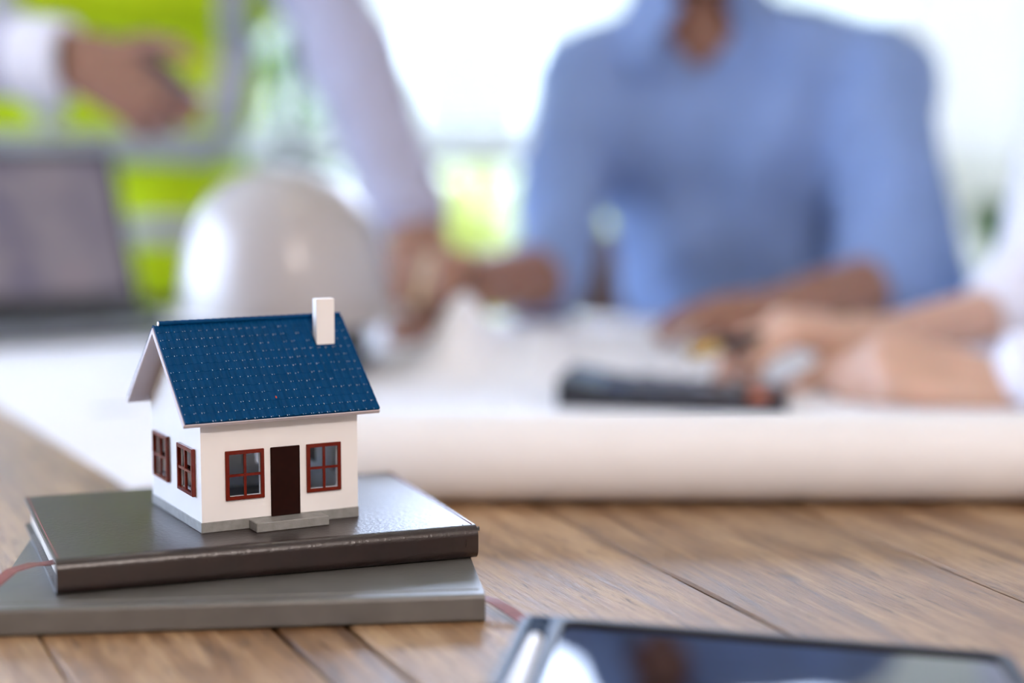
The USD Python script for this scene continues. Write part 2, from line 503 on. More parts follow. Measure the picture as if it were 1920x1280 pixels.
M["steel"] = mat("steel", (0.66, 0.66, 0.68), 0.22, metallic=1.0)
M["laptop"] = mat_noise("grey_laptop_shell", (0.15, 0.165, 0.19), (0.17, 0.185, 0.21), 60, 0.35)
M["laptop_dark"] = mat("laptop_dark", (0.025, 0.028, 0.035), 0.45)
M["display"] = usdkit.material(stage, LK + "lit_display", {
    "tc": ("texture_coordinate", {}), "mp": ("mapping", {"scale": (16, 10, 16)}), "n": ("noise_texture", {"scale": 1.0, "detail": 2, "roughness": 0.6}),
    "r": ("rgb_ramp", {"ramp": [(0.25, (0.05, 0.045, 0.14)), (0.42, (0.17, 0.145, 0.20)), (0.6, (0.23, 0.20, 0.24)), (0.75, (0.30, 0.20, 0.24))]}),
    "p": ("principled_bsdf", {"base_color": (0.02, 0.02, 0.025), "roughness": 0.22, "emission_strength": 0.75})},
    [("tc.object", "mp.vector"), ("mp.vector", "n.vector"), ("n.fac", "r.fac"), ("r.color", "p.emission_color")], surface="p.BSDF")


def skin(name, c):
    c = np.array(c)
    return mat_noise(name, tuple(c * 0.90), tuple(c * np.array([1.08, 1.03, 1.02])), 35, 0.48, bump=0.2, bscale=500, bdist=0.0005, subsurface_weight=0.12, subsurface_scale=0.004)


M["skin_tan"] = skin("tan_skin", (0.285, 0.148, 0.098))
M["skin_mid"] = skin("mid_skin", (0.285, 0.16, 0.118))
M["skin_fair"] = skin("fair_skin", (0.53, 0.35, 0.265))
M["hair"] = mat_noise("dark_hair", (0.010, 0.008, 0.007), (0.03, 0.022, 0.018), 60, 0.45, stretch=(1, 1, 0.2))
M["eye"] = mat("eye", (0.6, 0.58, 0.55), 0.1)


def cloth(name, c, var=0.06, rough=0.85):
    c = np.array(c)
    return mat_noise(name, tuple(c * (1 - var)), tuple(np.minimum(c * (1 + var), 0.95)), 14, rough, bump=0.35, bscale=900, bdist=0.0006, sheen_weight=0.15)


M["blue_cloth"] = cloth("blue_shirt_cloth", (0.19, 0.29, 0.55))
M["white_cloth"] = cloth("white_shirt_cloth", (0.70, 0.72, 0.82), 0.03)
M["lavender_cloth"] = cloth("pale_lavender_cloth", (0.38, 0.385, 0.52), 0.04)
M["neon"] = usdkit.material(stage, LK + "neon_vest_cloth", {"d": ("principled_bsdf", {"base_color": (0.66, 0.93, 0.0), "roughness": 0.8}),
                                                          "t": ("translucent_bsdf", {"color": (0.72, 0.93, 0.0)}), "m": ("mix_closure", {"fac": 0.12})},
                            [("d.BSDF", "m.closure1"), ("t.BSDF", "m.closure2")], surface="m.closure")
M["reflector"] = mat_noise("grey_reflective_tape", (0.48, 0.52, 0.54), (0.54, 0.58, 0.60), 200, 0.45)
M["trousers"] = cloth("dark_trouser_cloth", (0.04, 0.045, 0.06))
M["shoe"] = mat("dark_shoe_leather", (0.02, 0.016, 0.014), 0.4)
M["belt"] = mat("dark_strap", (0.02, 0.014, 0.011), 0.4)
M["button"] = mat("pale_button", (0.7, 0.72, 0.78), 0.3)
M["chair_wood"] = mat_noise("chair_wood", (0.16, 0.085, 0.045), (0.24, 0.135, 0.075), 8, 0.5, stretch=(1, 1, 6))
M["calc"] = mat("calculator_black", (0.012, 0.014, 0.022), 0.35)
M["calc_key"] = mat("calculator_grey_key", (0.10, 0.105, 0.13), 0.4)
M["calc_orange"] = mat("calculator_orange_key", (0.55, 0.13, 0.035), 0.4)
M["lcd"] = mat("grey_display", (0.33, 0.42, 0.42), 0.08, coat_weight=1.0, coat_roughness=0.02)
M["gold"] = mat("gold_metal", (0.90, 0.62, 0.22), 0.25, metallic=1.0)
M["pencil"] = mat("tan_pencil", (0.55, 0.44, 0.25), 0.4)
M["pencil_lead"] = mat("graphite", (0.03, 0.03, 0.03), 0.4)
M["floor"] = mat_noise("concrete_floor", (0.30, 0.29, 0.28), (0.36, 0.35, 0.335), 3, 0.5)
M["wall"] = mat_noise("white_wall", (0.72, 0.71, 0.69), (0.75, 0.74, 0.72), 5, 0.8)
M["wall_tan"] = mat_noise("tan_wall", (0.40, 0.33, 0.30), (0.44, 0.37, 0.33), 5, 0.8)
M["ceiling"] = mat_noise("ceiling_paint", (0.70, 0.68, 0.65), (0.73, 0.71, 0.68), 5, 0.8)
M["frame_dark"] = mat("dark_window_frame", (0.035, 0.045, 0.04), 0.4)
M["frame_pale"] = mat("pale_window_rail", (0.72, 0.74, 0.74), 0.5)
M["curtain"] = usdkit.material(stage, LK + "sheer_curtain", {"d": ("diffuse_bsdf", {"color": (0.88, 0.86, 0.83)}), "t": ("translucent_bsdf", {"color": (0.90, 0.88, 0.84)}), "m": ("mix_closure", {"fac": 0.6})},
                               [("d.BSDF", "m.closure1"), ("t.BSDF", "m.closure2")], surface="m.closure")
M["lawn"] = mat_noise("lawn", (0.10, 0.17, 0.035), (0.18, 0.26, 0.06), 2.0, 0.9)
M["terrace"] = mat_noise("pale_paving", (0.62, 0.60, 0.56), (0.70, 0.68, 0.63), 1.5, 0.85)
M["render_wall"] = mat_noise("pale_render", (0.30, 0.29, 0.265), (0.35, 0.34, 0.31), 1.2, 0.9)


def leaf(name, c):
    c = np.array(c)
    return usdkit.material(stage, LK + name, {
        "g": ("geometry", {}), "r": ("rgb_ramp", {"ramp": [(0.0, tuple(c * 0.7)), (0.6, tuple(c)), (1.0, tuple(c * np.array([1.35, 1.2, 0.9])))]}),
        "d": ("principled_bsdf", {"roughness": 0.5}), "t": ("translucent_bsdf", {}), "m": ("mix_closure", {"fac": 0.4})},
        [("g.random_per_island", "r.fac"), ("r.color", "d.base_color"), ("r.color", "t.color"), ("d.BSDF", "m.closure1"), ("t.BSDF", "m.closure2")], surface="m.closure")


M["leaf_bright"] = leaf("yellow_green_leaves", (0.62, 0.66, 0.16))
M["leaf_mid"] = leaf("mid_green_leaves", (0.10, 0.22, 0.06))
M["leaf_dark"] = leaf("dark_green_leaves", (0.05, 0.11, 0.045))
M["plant_leaf"] = leaf("houseplant_leaves", (0.40, 0.56, 0.30))
M["bark"] = mat_noise("bark", (0.09, 0.06, 0.04), (0.15, 0.11, 0.08), 12, 0.9)
M["pot"] = mat_noise("pale_pot", (0.55, 0.53, 0.50), (0.62, 0.60, 0.57), 6, 0.7)
M["soil"] = mat_noise("soil", (0.03, 0.02, 0.014), (0.05, 0.035, 0.025), 40, 0.9)
M["lamp_shade"] = mat("white_lamp_metal", (0.75, 0.75, 0.73), 0.4)
M["lamp_glow"] = usdkit.material(stage, LK + "lamp_glow", {"e": ("emission", {"color": (1.0, 0.90, 0.76), "strength": 45.0})}, [], surface="e.emission")
M["globe_glow"] = usdkit.material(stage, LK + "globe_glow", {"e": ("emission", {"color": (1.0, 0.87, 0.81), "strength": 112.0})}, [], surface="e.emission")
M["window_dark"] = mat("house_window_glass", (0.17, 0.165, 0.145), 0.6)

# ------------------------------------------------------------------ the room
RX0, RX1, RY0, RY1, RZ = -3.2, 3.0, -2.6, 5.2, 2.75
single("floor", bx(RX0, RX1, RY0, RY1, -0.12, 0), M["floor"], "grey concrete floor under the wooden table", None, kind="structure")
single("ceiling", bx(RX0 - 0.1, RX1 + 0.1, RY0 - 0.1, RY1 + 0.5, RZ, RZ + 0.12), M["ceiling"], "plain pale ceiling above the table", None, kind="structure")
single("wall_right", bx(RX1, RX1 + 0.12, RY0, RY1, 0, RZ), M["wall"], "plain white wall to the right of the table", None, kind="structure")
wf = bx(RX0, RX1, RY0 - 0.12, RY0, 0, RZ)
single("wall_front", wf, M["wall_tan"], "plain white wall behind the viewer", None, kind="structure")
wb = cat_([bx(1.72, RX1, RY1, RY1 + 0.12, 0, RZ), bx(RX0, 1.72, RY1, RY1 + 0.12, 2.55, RZ)])
single("wall_back", wb, M["wall"], "white wall around the wide bright window", None, kind="structure")
single("wall_left", cat_([bx(RX0 - 0.12, RX0, RY0, RY1, 2.5, RZ), bx(RX0 - 0.12, RX0, RY0, 0.7, 0, 2.5)]), M["wall"], "white wall over the open left side of the room", None, kind="structure")


def window(name, label, p0, p1, z0, z1, posts, rails, pw=0.045, panes=True):
    """A glazed opening between two points of the plan: frame, posts, rails, panes."""
    p0, p1 = np.array(p0, float), np.array(p1, float)
    L = np.linalg.norm(p1 - p0)
    t = thing(name, label, None, (p0[0], p0[1], 0), math.atan2(p1[1] - p0[1], p1[0] - p0[0]), kind="structure")
    d = 0.035
    part(t, "window_frame", cat_([bx(0, L, -d, d, z0, z0 + 0.05, 0.004), bx(0, L, -d, d, z1 - 0.05, z1, 0.004), bx(0, 0.05, -d, d, z0 + 0.05, z1 - 0.05, 0.004), bx(L - 0.05, L, -d, d, z0 + 0.05, z1 - 0.05, 0.004)]), M["frame_dark"])
    for x in posts:
        part(t, "window_post", bx(x - pw / 2, x + pw / 2, -d * 0.9, d * 0.9, z0 + 0.05, z1 - 0.05, 0.004), M["frame_dark"])
    for za, zb, m in rails:
        part(t, "window_rail", bx(0.05, L - 0.05, -d * 0.8, d * 0.8, za, zb, 0.003), M[m])
    if panes:
        xs = [0.05] + list(posts) + [L - 0.05]
        for a, b in zip(xs[:-1], xs[1:]):
            part(t, "pane", bx(a, b, -0.003, 0.003, z0 + 0.05, z1 - 0.05), M["pane"], False)
    return t


window("window_1", "wide glazed opening behind the people with a slim dark post and pale rail", (RX0, RY1 + 0.06), (1.72, RY1 + 0.06), 0.0, 2.55,
       [1.15, 2.545, 3.75], [(0.905, 0.985, "frame_pale"), (0.878, 0.903, "frame_dark")])
window("window_2", "tall glazed opening along the left side of the room", (RX0 - 0.06, 0.7), (RX0 - 0.06, RY1), 0.0, 2.5, [1.5, 3.0], [])

# ------------------------------------------------------------------ the garden outside
single("ground_outside", bx(-40, 40, -30, 60, -0.42, -0.13), M["lawn"], "green lawn outside the window", None, kind="structure")


single("terrace", bx(RX0 - 0.129, 6.0, RY1 + 0.13, 5.9, -0.13, -0.02), M["terrace"], "pale paved strip outside along the window", None, kind="structure")
single("terrace", bx(-9.0, RX0 - 0.13, -4.0, 13.0, -0.13, -0.02), M["terrace"], "pale paved terrace outside the open left side", None, kind="structure")


def leaf_cloud(n, size, c, r, seed, squash=0.8):
    rng = np.random.default_rng(seed)
    d = rng.normal(size=(n, 3))
    d /= np.linalg.norm(d, axis=1, keepdims=True)
    p = d * (rng.random(n) ** 0.45)[:, None] * r
    lump = 0.75 + 0.5 * meshkit.noise(d * 2.2 + seed, seed)
    p = p * lump[:, None] * [1, 1, squash] + c
    base = np.array([[-0.5, 0, 0], [0, 0.32, 0.06], [0.5, 0, 0], [0, -0.32, 0.06]]) * size
    q = rng.normal(size=(n, 4))
    q /= np.linalg.norm(q, axis=1, keepdims=True)
    w, x, y, z = q.T
    R = np.stack([1 - 2 * (y * y + z * z), 2 * (x * y - z * w), 2 * (x * z + y * w), 2 * (x * y + z * w), 1 - 2 * (x * x + z * z), 2 * (y * z - x * w), 2 * (x * z - y * w), 2 * (y * z + x * w), 1 - 2 * (x * x + y * y)], 1).reshape(n, 3, 3)
    V = (np.einsum("nij,kj->nki", R, base) * rng.uniform(0.7, 1.3, n)[:, None, None] + p[:, None]).reshape(-1, 3)
    i = np.arange(n)[:, None] * 4
    F = np.vstack([i + [0, 1, 2], i + [0, 2, 3]])
    return trimesh.Trimesh(V, F, process=False)


def shrub(label, x, y, r, top, leafm, seed, n=900, size=0.09, group=None):
    t = thing("garden_shrub", label, "shrub", (x, y, -0.13), 0, group)
    h = top + 0.13
    stems = [tube([(0.05 * math.cos(a), 0.05 * math.sin(a), 0), (0.3 * r * math.cos(a), 0.3 * r * math.sin(a), h * 0.4), (0.5 * r * math.cos(a + 0.4), 0.5 * r * math.sin(a + 0.4), h * 0.75)], [0.02, 0.014, 0.006], 6) for a in (0.3, 2.2, 4.4)]
    part(t, "stem", cat_(stems), M["bark"])
    part(t, "foliage", leaf_cloud(n, size, (0, 0, h * 0.55), r, seed, h * 0.45 / r), M[leafm], False, kind="stuff")
    return t


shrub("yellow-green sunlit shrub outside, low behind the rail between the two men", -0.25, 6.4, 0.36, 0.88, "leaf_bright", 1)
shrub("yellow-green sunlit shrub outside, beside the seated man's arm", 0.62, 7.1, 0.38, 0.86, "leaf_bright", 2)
shrub("dark green shrub outside, between the vest and the pale sleeve", -0.92, 6.9, 0.30, 1.38, "leaf_mid", 3, n=700)
shrub("green shrub outside, behind the man in the yellow vest", -2.1, 7.4, 0.7, 1.3, "leaf_mid", 4)
shrub("green shrub outside, far to the right of the window", 2.0, 7.6, 0.5, 0.9, "leaf_mid", 5)

# a pale building beyond the garden
b = thing("garden_building", "pale rendered building beyond the garden, seen through the window", "building", (-0.5, 15.0, -0.13))
part(b, "wall", bx(-9, 9, 0, 0.4, 0, 2.6), M["render_wall"])
part(b, "roof", bx(-9.4, 9.4, -0.4, 1.5, 2.6, 2.8, 0.05), M["frame_pale"])
for i, x in enumerate((-6.2, -3.1, 0.15, 3.3, 6.4)):
    w_ = part(b, "window", cat_([bx(x - 0.55, x + 0.55, -0.05, 0.02, 0.75, 0.83), bx(x - 0.55, x + 0.55, -0.05, 0.02, 1.95, 2.03), bx(x - 0.55, x - 0.47, -0.05, 0.02, 0.83, 1.95), bx(x + 0.47, x + 0.55, -0.05, 0.02, 0.83, 1.95)]), M["frame_pale"])
    part(w_, "pane", bx(x - 0.47, x + 0.47, -0.03, -0.005, 0.83, 1.95), M["window_dark"])

# curtain at the right end of the window
xs = np.linspace(1.08, 1.80, 90)
wav = 0.03 * np.sin((xs - 1.0) * 48) + 0.012 * np.sin((xs - 1.0) * 113 + 1)
zs = np.linspace(0.06, 2.50, 14)
G_ = np.stack(np.meshgrid(xs, zs, indexing="ij"), -1)
top = np.stack([G_[..., 0], 5.02 + wav[:, None] * (1.15 - 0.1 * G_[..., 1]), G_[..., 1]], -1)
cu = thing("curtain", "white sheer pleated curtain at the right end of the window", "curtain", (1.44, 5.02, 0.06))
part(cu, "curtain_cloth", grid_solid(top, top + [0, 0.004, 0]), M["curtain"], True, world=True)
part(cu, "curtain_rail", tube([(0.95, 5.02, 2.515), (1.9, 5.02, 2.515)], 0.014, 12), M["steel"], world=True)
for x in (1.0, 1.85):
    part(cu, "bracket", bx(x - 0.012, x + 0.012, 5.02, 5.21 if x > 1.72 else 5.262, 2.50, 2.53, 0.002), M["steel"], world=True)

# ceiling lamp over the table
lp = thing("ceiling_lamp", "round white pendant lamp hanging over the table", "lamp", (-0.12, 1.50, 2.20))
part(lp, "lamp_shade", lathe([(0.0, 0.12), (0.05, 0.12), (0.05, 0.10), (0.19, 0.0), (0.185, 0.0), (0.045, 0.094), (0.0, 0.094)]), M["lamp_shade"])
part(lp, "bulb", tm(Manifold.sphere(0.062, 24)).apply_translation([0, 0, 0.03]), M["lamp_glow"], True)
part(lp, "cord", tube([(0, 0, 0.12), (0, 0, 0.555)], 0.004, 8), M["black_rubber"])
gl_ = thing("globe_lamp", "white globe lamp on a cord behind the viewer", "lamp", (0.72, -1.15, 2.22))
part(gl_, "globe", tm(Manifold.sphere(0.16, 32)), M["globe_glow"], True)
part(gl_, "collar", lathe([(0, 0.148), (0.045, 0.148), (0.04, 0.20), (0, 0.20)], 24), M["lamp_shade"])
part(gl_, "cord", tube([(0, 0, 0.20), (0, 0, 0.535)], 0.004, 8), M["black_rubber"])

# ------------------------------------------------------------------ the table
ANG = math.radians(22.0)
tx0, tx1, ty0, ty1 = -1.25, 0.70, 0.36, 2.20
table = thing("table", "rustic wooden table of wide worn planks, filling the foreground", "table", (0, 0, 0), ANG)
# in the table's frame planks run along local +y; turn so that they run along x for the grain: the plank frame is u along, w across
outline = sbox(tx0, ty0, tx1, ty1)
seams = [(-1.10, 24), (-0.94, 24), (-0.80, 24.5), (-0.67, 24), (-0.53, 24.5), (-0.41, 24.5), (-0.27, 24.5), (-0.13, 24.8), (-0.02, 24.8), (0.098, 24.6), (0.199, 23.6), (0.231, 22.8), (0.415, 21.8), (0.555, 19.4),
         (0.70, 19.5), (0.86, 20), (0.98, 20), (1.12, 20), (1.26, 20), (1.40, 20), (1.60, 20)]
rng = np.random.default_rng(5)


def seam_line(w, ang):
    """Two far points of a seam that crosses the line through the near books at offset w."""
    c, s = math.cos(ANG), math.sin(ANG)
    p = np.array([w * c - 0.72 * s * 0 , w * s]) + np.array([-s, c]) * 0.72
    d = np.array([-math.sin(math.radians(ang)), math.cos(math.radians(ang))])
    return p - d * 1.6, p + d * 3.2


for i in range(len(seams) - 1):
    a0, a1 = seam_line(*seams[i])
    b0, b1 = seam_line(*seams[i + 1])
    # gap: shrink across; slightly uneven edges
    n0 = unit(np.array([b0 - a0]).ravel())
    gap = {12: 0.0012, 13: 0.0012, 11: 0.0008, 10: 0.0008}.get(i, 0.0005)
    poly = Polygon([a0 + n0 * gap, a1 + n0 * gap, b1 - n0 * gap, b0 - n0 * gap]).intersection(outline)
    if poly.is_empty or poly.area < 1e-4:
        continue
    # rounded worn arris: a lower full outline and an upper slightly smaller one
    dz = rng.uniform(-0.0006, 0.0)
    ring = np.array(poly.exterior.coords)[:-1]
    dense = []
    for p, q in zip(ring, np.roll(ring, -1, 0)):
        k = max(2, int(np.linalg.norm(q - p) / 0.045))
        for t_ in np.arange(k) / k:
            dense.append(p + (q - p) * t_)
    ring = np.array(dense)
    wob = (meshkit.fbm(np.c_[ring * 14, np.full(len(ring), i * 3.3)], 3, 7) - 0.5) * 0.0030
    cen = ring.mean(0)
    dirs = np.roll(ring, -1, 0) - np.roll(ring, 1, 0)
    nn = np.c_[dirs[:, 1], -dirs[:, 0]]
    nn /= np.linalg.norm(nn, axis=1, keepdims=True) + 1e-9
    if poly.exterior.is_ccw is False:
        nn = -nn
    r0 = ring - nn * np.abs(wob)[:, None]
    r1 = r0 - nn * 0.0013
    m = len(ring)
    V = np.vstack([np.c_[r0, np.full(m, T - 0.036)], np.c_[r0, np.full(m, T - 0.0013 + dz)], np.c_[r1, np.full(m, T + dz)]])
    F = []
    for L in (0, 1):
        for j in range(m):
            a_, b_ = L * m + j, L * m + (j + 1) % m
            F += [[a_, b_, b_ + m], [a_, b_ + m, a_ + m]]
    _, tf = trimesh.creation.triangulate_polygon(Polygon(r1), engine="earcut")
    tv, tf = trimesh.creation.triangulate_polygon(Polygon(r1), engine="earcut")
    k0 = len(V)
    V = np.vstack([V, np.c_[tv, np.full(len(tv), T + dz)], np.c_[tv, np.full(len(tv), T - 0.036)]])
    F = np.vstack([F, tf + k0, tf[:, ::-1] + k0 + len(tv)])
    mesh = trimesh.Trimesh(V, F, process=True)
    mesh.fix_normals()
    # give each plank its own frame (x along the grain), moved along so that no two boards share their figure
    xf = UsdGeom.Mesh
    mesh_l = mesh.copy()
    B_ = rotz(-(math.pi / 2 + math.radians((seams[i][1] + seams[i + 1][1]) / 2)))
    off = np.array([rng.uniform(-9, 9), rng.uniform(-3, 3), 0])
    mesh_l.apply_transform(B_)
    mesh_l.apply_translation(off)
    pm = usdkit.mesh(stage, numbered(table.path, "plank"), mesh_l, WOOD[int(rng.integers(3))], False)
    back = table.inv @ np.linalg.inv(B_) @ trimesh.transformations.translation_matrix(-off)
    UsdGeom.Xformable(pm).AddTransformOp().Set(Gf.Matrix4d(*back.T.ravel().tolist()))
part(table, "under_board", plate(sbox(tx0 + 0.02, ty0 + 0.02, tx1 - 0.02, ty1 - 0.02), T - 0.052, T - 0.0365), M["dark_wood"], world=True)
part(table, "apron", cat_([bx(tx0 + 0.08, tx1 - 0.08, y, y + 0.03, T - 0.105, T - 0.052, 0.003) for y in (ty0 + 0.08, ty1 - 0.11)] + [bx(x, x + 0.03, ty0 + 0.11, ty1 - 0.11, T - 0.105, T - 0.052, 0.003) for x in (tx0 + 0.08, tx1 - 0.11)]), M["dark_wood"], world=True)
for x in (tx0 + 0.12, tx1 - 0.20):
    for y in (ty0 + 0.12, ty1 - 0.20):
        part(table, "leg", bx(x, x + 0.08, y, y + 0.08, 0, T - 0.052, 0.006), M["dark_wood"], world=True)


# ------------------------------------------------------------------ the two notebooks
def notebook(t, L, W, H, cover, spine_r, pages_in=0.004, ct=0.0022, round_top=True):
    """Spine along local x at y = 0, fore edge at y = W."""
    r = min(spine_r, H / 2 - 0.0003)
    # cover: a C profile (y, z) extruded along x
    out = Polygon([(W, 0), (W, ct), (0.012, ct), (0.012, H - ct), (W, H - ct), (W, H), (0, H), (0, 0)])
    body = sbox(0, 0, W, H)
    rb = unary_union([sbox(r, 0, W, H), sbox(0, r, W, H - r), Polygon([(r + r * math.cos(a), r + r * math.sin(a)) for a in np.linspace(0, 2 * math.pi, 40)]),
                      Polygon([(r + r * math.cos(a), H - r + r * math.sin(a)) for a in np.linspace(0, 2 * math.pi, 40)])])
    prof = rb.difference(sbox(0.0045, ct, W + 1, H - ct))
    m = trimesh.creation.extrude_polygon(prof, L, engine="earcut")
    # extrude runs along z: map (y, z, x)
    m.apply_transform(np.array([[0, 0, 1, 0], [1, 0, 0, 0], [0, 1, 0, 0], [0, 0, 0, 1.0]]))
    c = part(t, "cover", m, cover, 25)
    part(t, "page_block", bx(pages_in, L - pages_in, 0.0048, W - pages_in, ct + 0.0001, H - ct - 0.0001, 0.0004), M["pages"], False)
    return c


GREY_YAW, BROWN_YAW = math.radians(6.7), math.radians(20.55)
gb = thing("notebook", "large grey notebook lying at the bottom of the stack on the table", "notebook", (-0.2417, 0.7839, T), GREY_YAW)
gc = notebook(gb, 0.2307, 0.165, 0.0132, M["grey_leather"], 0.0022)
part(gb, "spine_crease", tube([(0.002, 0.0105, 0.01325), (0.2287, 0.0105, 0.01325)], 0.00035, 6), M["grey_leather"])
g0 = np.array([0.2290, 0.020, 0.0070])
part(gb, "bookmark_ribbon", ribbon([(0.222, 0.024, 0.0066), (0.231, 0.020, 0.0066), (0.236, 0.0150, 0.0062), (0.243, 0.004, 0.0040), (0.250, -0.010, 0.0012), (0.256, -0.024, 0.0006), (0.260, -0.036, 0.0006)], 0.0075, 0.0004), M["ribbon"], label="maroon ribbon bookmark")
bb = thing("notebook", "dark brown leather notebook on top of the grey one, under the model house", "notebook", (-0.2138, 0.8068, T + 0.0134), BROWN_YAW)
bc = notebook(bb, 0.21, 0.156, 0.0170, M["brown_leather"], 0.0052, 0.003)
st = []
for xx in (0.0016, 0.2084):
    st.append(tube([(xx, 0.006, 0.01705), (xx, 0.154, 0.01705)], 0.0003, 6))
part(bc, "stitching", cat_(st), M["stitch"])
part(bb, "spine_seam", tube([(0.2035, 0.0006 + 0.0, 0.0048), (0.2035, -0.0001, 0.0085), (0.2035, 0.0006, 0.0125), (0.2035, 0.0025, 0.0158), (0.2035, 0.006, 0.01702)], 0.00035, 6), M["brown_leather"])
part(bb, "bookmark_ribbon", ribbon([(0.006, 0.040, 0.0075), (-0.001, 0.0365, 0.0075), (-0.008, 0.0330, 0.0085), (-0.018, 0.0270, 0.0078), (-0.028, 0.0180, 0.0030), (-0.034, 0.0110, 0.0012), (-0.040, 0.0040, 0.0006)], 0.0078, 0.0004), M["ribbon"], label="maroon ribbon bookmark")
part(bb, "headband", tube([(0.2085, 0.0060, 0.0142), (0.2125, 0.0062, 0.0150), (0.2128, 0.0068, 0.0138), (0.2090, 0.0066, 0.0130)], 0.0006, 6), M["belt"])

# ------------------------------------------------------------------ the model house
HL, HW, HP, HT = 0.0847, 0.0835, 0.0054, 0.0553
hz = T + 0.0134 + 0.0170
house = thing("model_house", "small white toy house with a blue tiled roof standing on the notebooks", "model house", (-0.1552, 0.8641, hz), math.radians(28.18))
ZE, ZR, OE, OG, OGR = 0.0579, 0.1022, 0.0094, 0.0108, 0.0096
slope = (ZR - ZE) / (HW / 2 + OE)
sa = math.atan(slope)
# walls: a hollow prism with gable ends and openings
gz = lambda y: ZE + (OE + y) * slope - 0.0042 / math.cos(sa)      # underside of the roof over the wall
prof = [(0, HP), (HW, HP), (HW, gz(0)), (HW / 2, gz(HW / 2)), (0, gz(0))]
e = tm(Manifold.extrude(CrossSection([np.array(prof)]), HL))
e.apply_transform(np.array([[0, 0, 1, 0], [1, 0, 0, 0], [0, 1, 0, 0], [0, 0, 0, 1.0]]))
asman = lambda m: Manifold(m3.Mesh(np.asarray(m.vertices, np.float32), np.asarray(m.faces, np.uint32)))
th = 0.0022
prof2 = [(th, HP - 0.001), (HW - th, HP - 0.001), (HW - th, gz(th) - 0.0015), (HW / 2, gz(HW / 2) - 0.003), (th, gz(th) - 0.0015)]
e2 = tm(Manifold.extrude(CrossSection([np.array(prof2)]), HL - 2 * th))
e2.apply_transform(np.array([[0, 0, 1, th], [1, 0, 0, 0], [0, 1, 0, 0], [0, 0, 0, 1.0]]))
shell = asman(e) - asman(e2)
wins_front = [(0.0125, 0.0331), (0.0560, 0.0751)]
wins_side = [(0.0085, 0.0337), (0.0510, 0.0762)]
WZ0, WZ1, FZ0, FZ1 = 0.0154, 0.0407, 0.0171, 0.0414
fr = 0.0019
for x0, x1 in wins_front:
    shell -= bx(x0 + fr, x1 - fr, -0.01, 0.01, WZ0 + fr, WZ1 - fr)
    shell -= bx(x0 + fr, x1 - fr, HW - 0.01, HW + 0.01, WZ0 + fr, WZ1 - fr)
for y0, y1 in wins_side:
    shell -= bx(-0.01, 0.01, y0 + fr, y1 - fr, FZ0 + fr, FZ1 - fr)
    shell -= bx(HL - 0.01, HL + 0.01, y0 + fr, y1 - fr, FZ0 + fr, FZ1 - fr)
part(house, "wall", shell, M["house_white"], 20)
part(house, "plinth", bx(-0.0004, HL + 0.0004, -0.0004, HW + 0.0004, 0, HP, 0.0003), M["plinth"], False)
part(house, "doorstep", bx(0.0246, 0.0637, -0.0120, -0.0004, 0, 0.0049, 0.0004), M["plinth"], False)
part(house, "corner_trim", bx(0.0, 0.0034, -0.00018, 0.0, HP, gz(0) - 0.0004), M["house_white"], False)
dr = part(house, "door", bx(0.0366, 0.0524, -0.0010, 0.0, HP - 0.0003, 0.0407, 0.0003), M["door_brown"], False)


def house_window(w, z0, z1, proud):
    """In its own plane: x along, -y outwards."""
    iw = w - 2 * fr
    mb = 0.00065
    f_ = bx(0, w, -proud, 0, z0, z1, 0.0003) - bx(fr, w - fr, -0.01, 0.01, z0 + fr, z1 - fr)
    mv = bx(w / 2 - mb, w / 2 + mb, -proud * 0.85, -proud * 0.2, z0 + fr, z1 - fr)
    mh = bx(fr, w - fr, -proud * 0.84, -proud * 0.22, (z0 + z1) / 2 - mb, (z0 + z1) / 2 + mb)
    pn = bx(fr, w - fr, 0.0006, 0.0010, z0 + fr, z1 - fr)
    return [tm(f_), tm(mv), tm(mh), tm(pn)]


def put_window(x, y, rot, w, z0, z1, proud):
    X_ = rotz(rot)
    X_[:3, 3] = (x, y, 0)
    ms = [m.copy().apply_transform(X_) for m in house_window(w, z0, z1, proud)]
    wdw = part(house, "window", ms[0], M["frame_red"], False)
    part(wdw, "glazing_bar", ms[1], M["frame_red"], False)
    part(wdw, "glazing_bar", ms[2], M["frame_red"], False)
    part(wdw, "pane", ms[3], M["pane"], False)


for x0, x1 in wins_front:
    put_window(x0, 0, 0, x1 - x0, WZ0, WZ1, 0.0013)
    put_window(x1, HW, math.pi, x1 - x0, WZ0, WZ1, 0.0013)
for y0, y1 in wins_side:
    put_window(0, y1, -math.pi / 2, y1 - y0, FZ0, FZ1, 0.0020)
    put_window(HL, y0, math.pi / 2, y1 - y0, FZ0, FZ1, 0.0020)

# roof: two white boards, each with a moulded blue sheet of tiles on it
SL = (HW / 2 + OE) / math.cos(sa)
XA, XB = -OG, HL + OGR


def roof_xf(front):
    """Local frame of a roof side: x along the ridge, y up the slope from the eave, z out of the roof."""
    X_ = np.eye(4)
    if front:
        X_[:3, 0], X_[:3, 1], X_[:3, 2], X_[:3, 3] = (1, 0, 0), (0, math.cos(sa), math.sin(sa)), (0, -math.sin(sa), math.cos(sa)), (0, -OE, ZE)
    else:
        X_[:3, 0], X_[:3, 1], X_[:3, 2], X_[:3, 3] = (-1, 0, 0), (0, -math.cos(sa), math.sin(sa)), (0, math.sin(sa), math.cos(sa)), (HL + OGR - OG, HW + OE, ZE)
    return X_


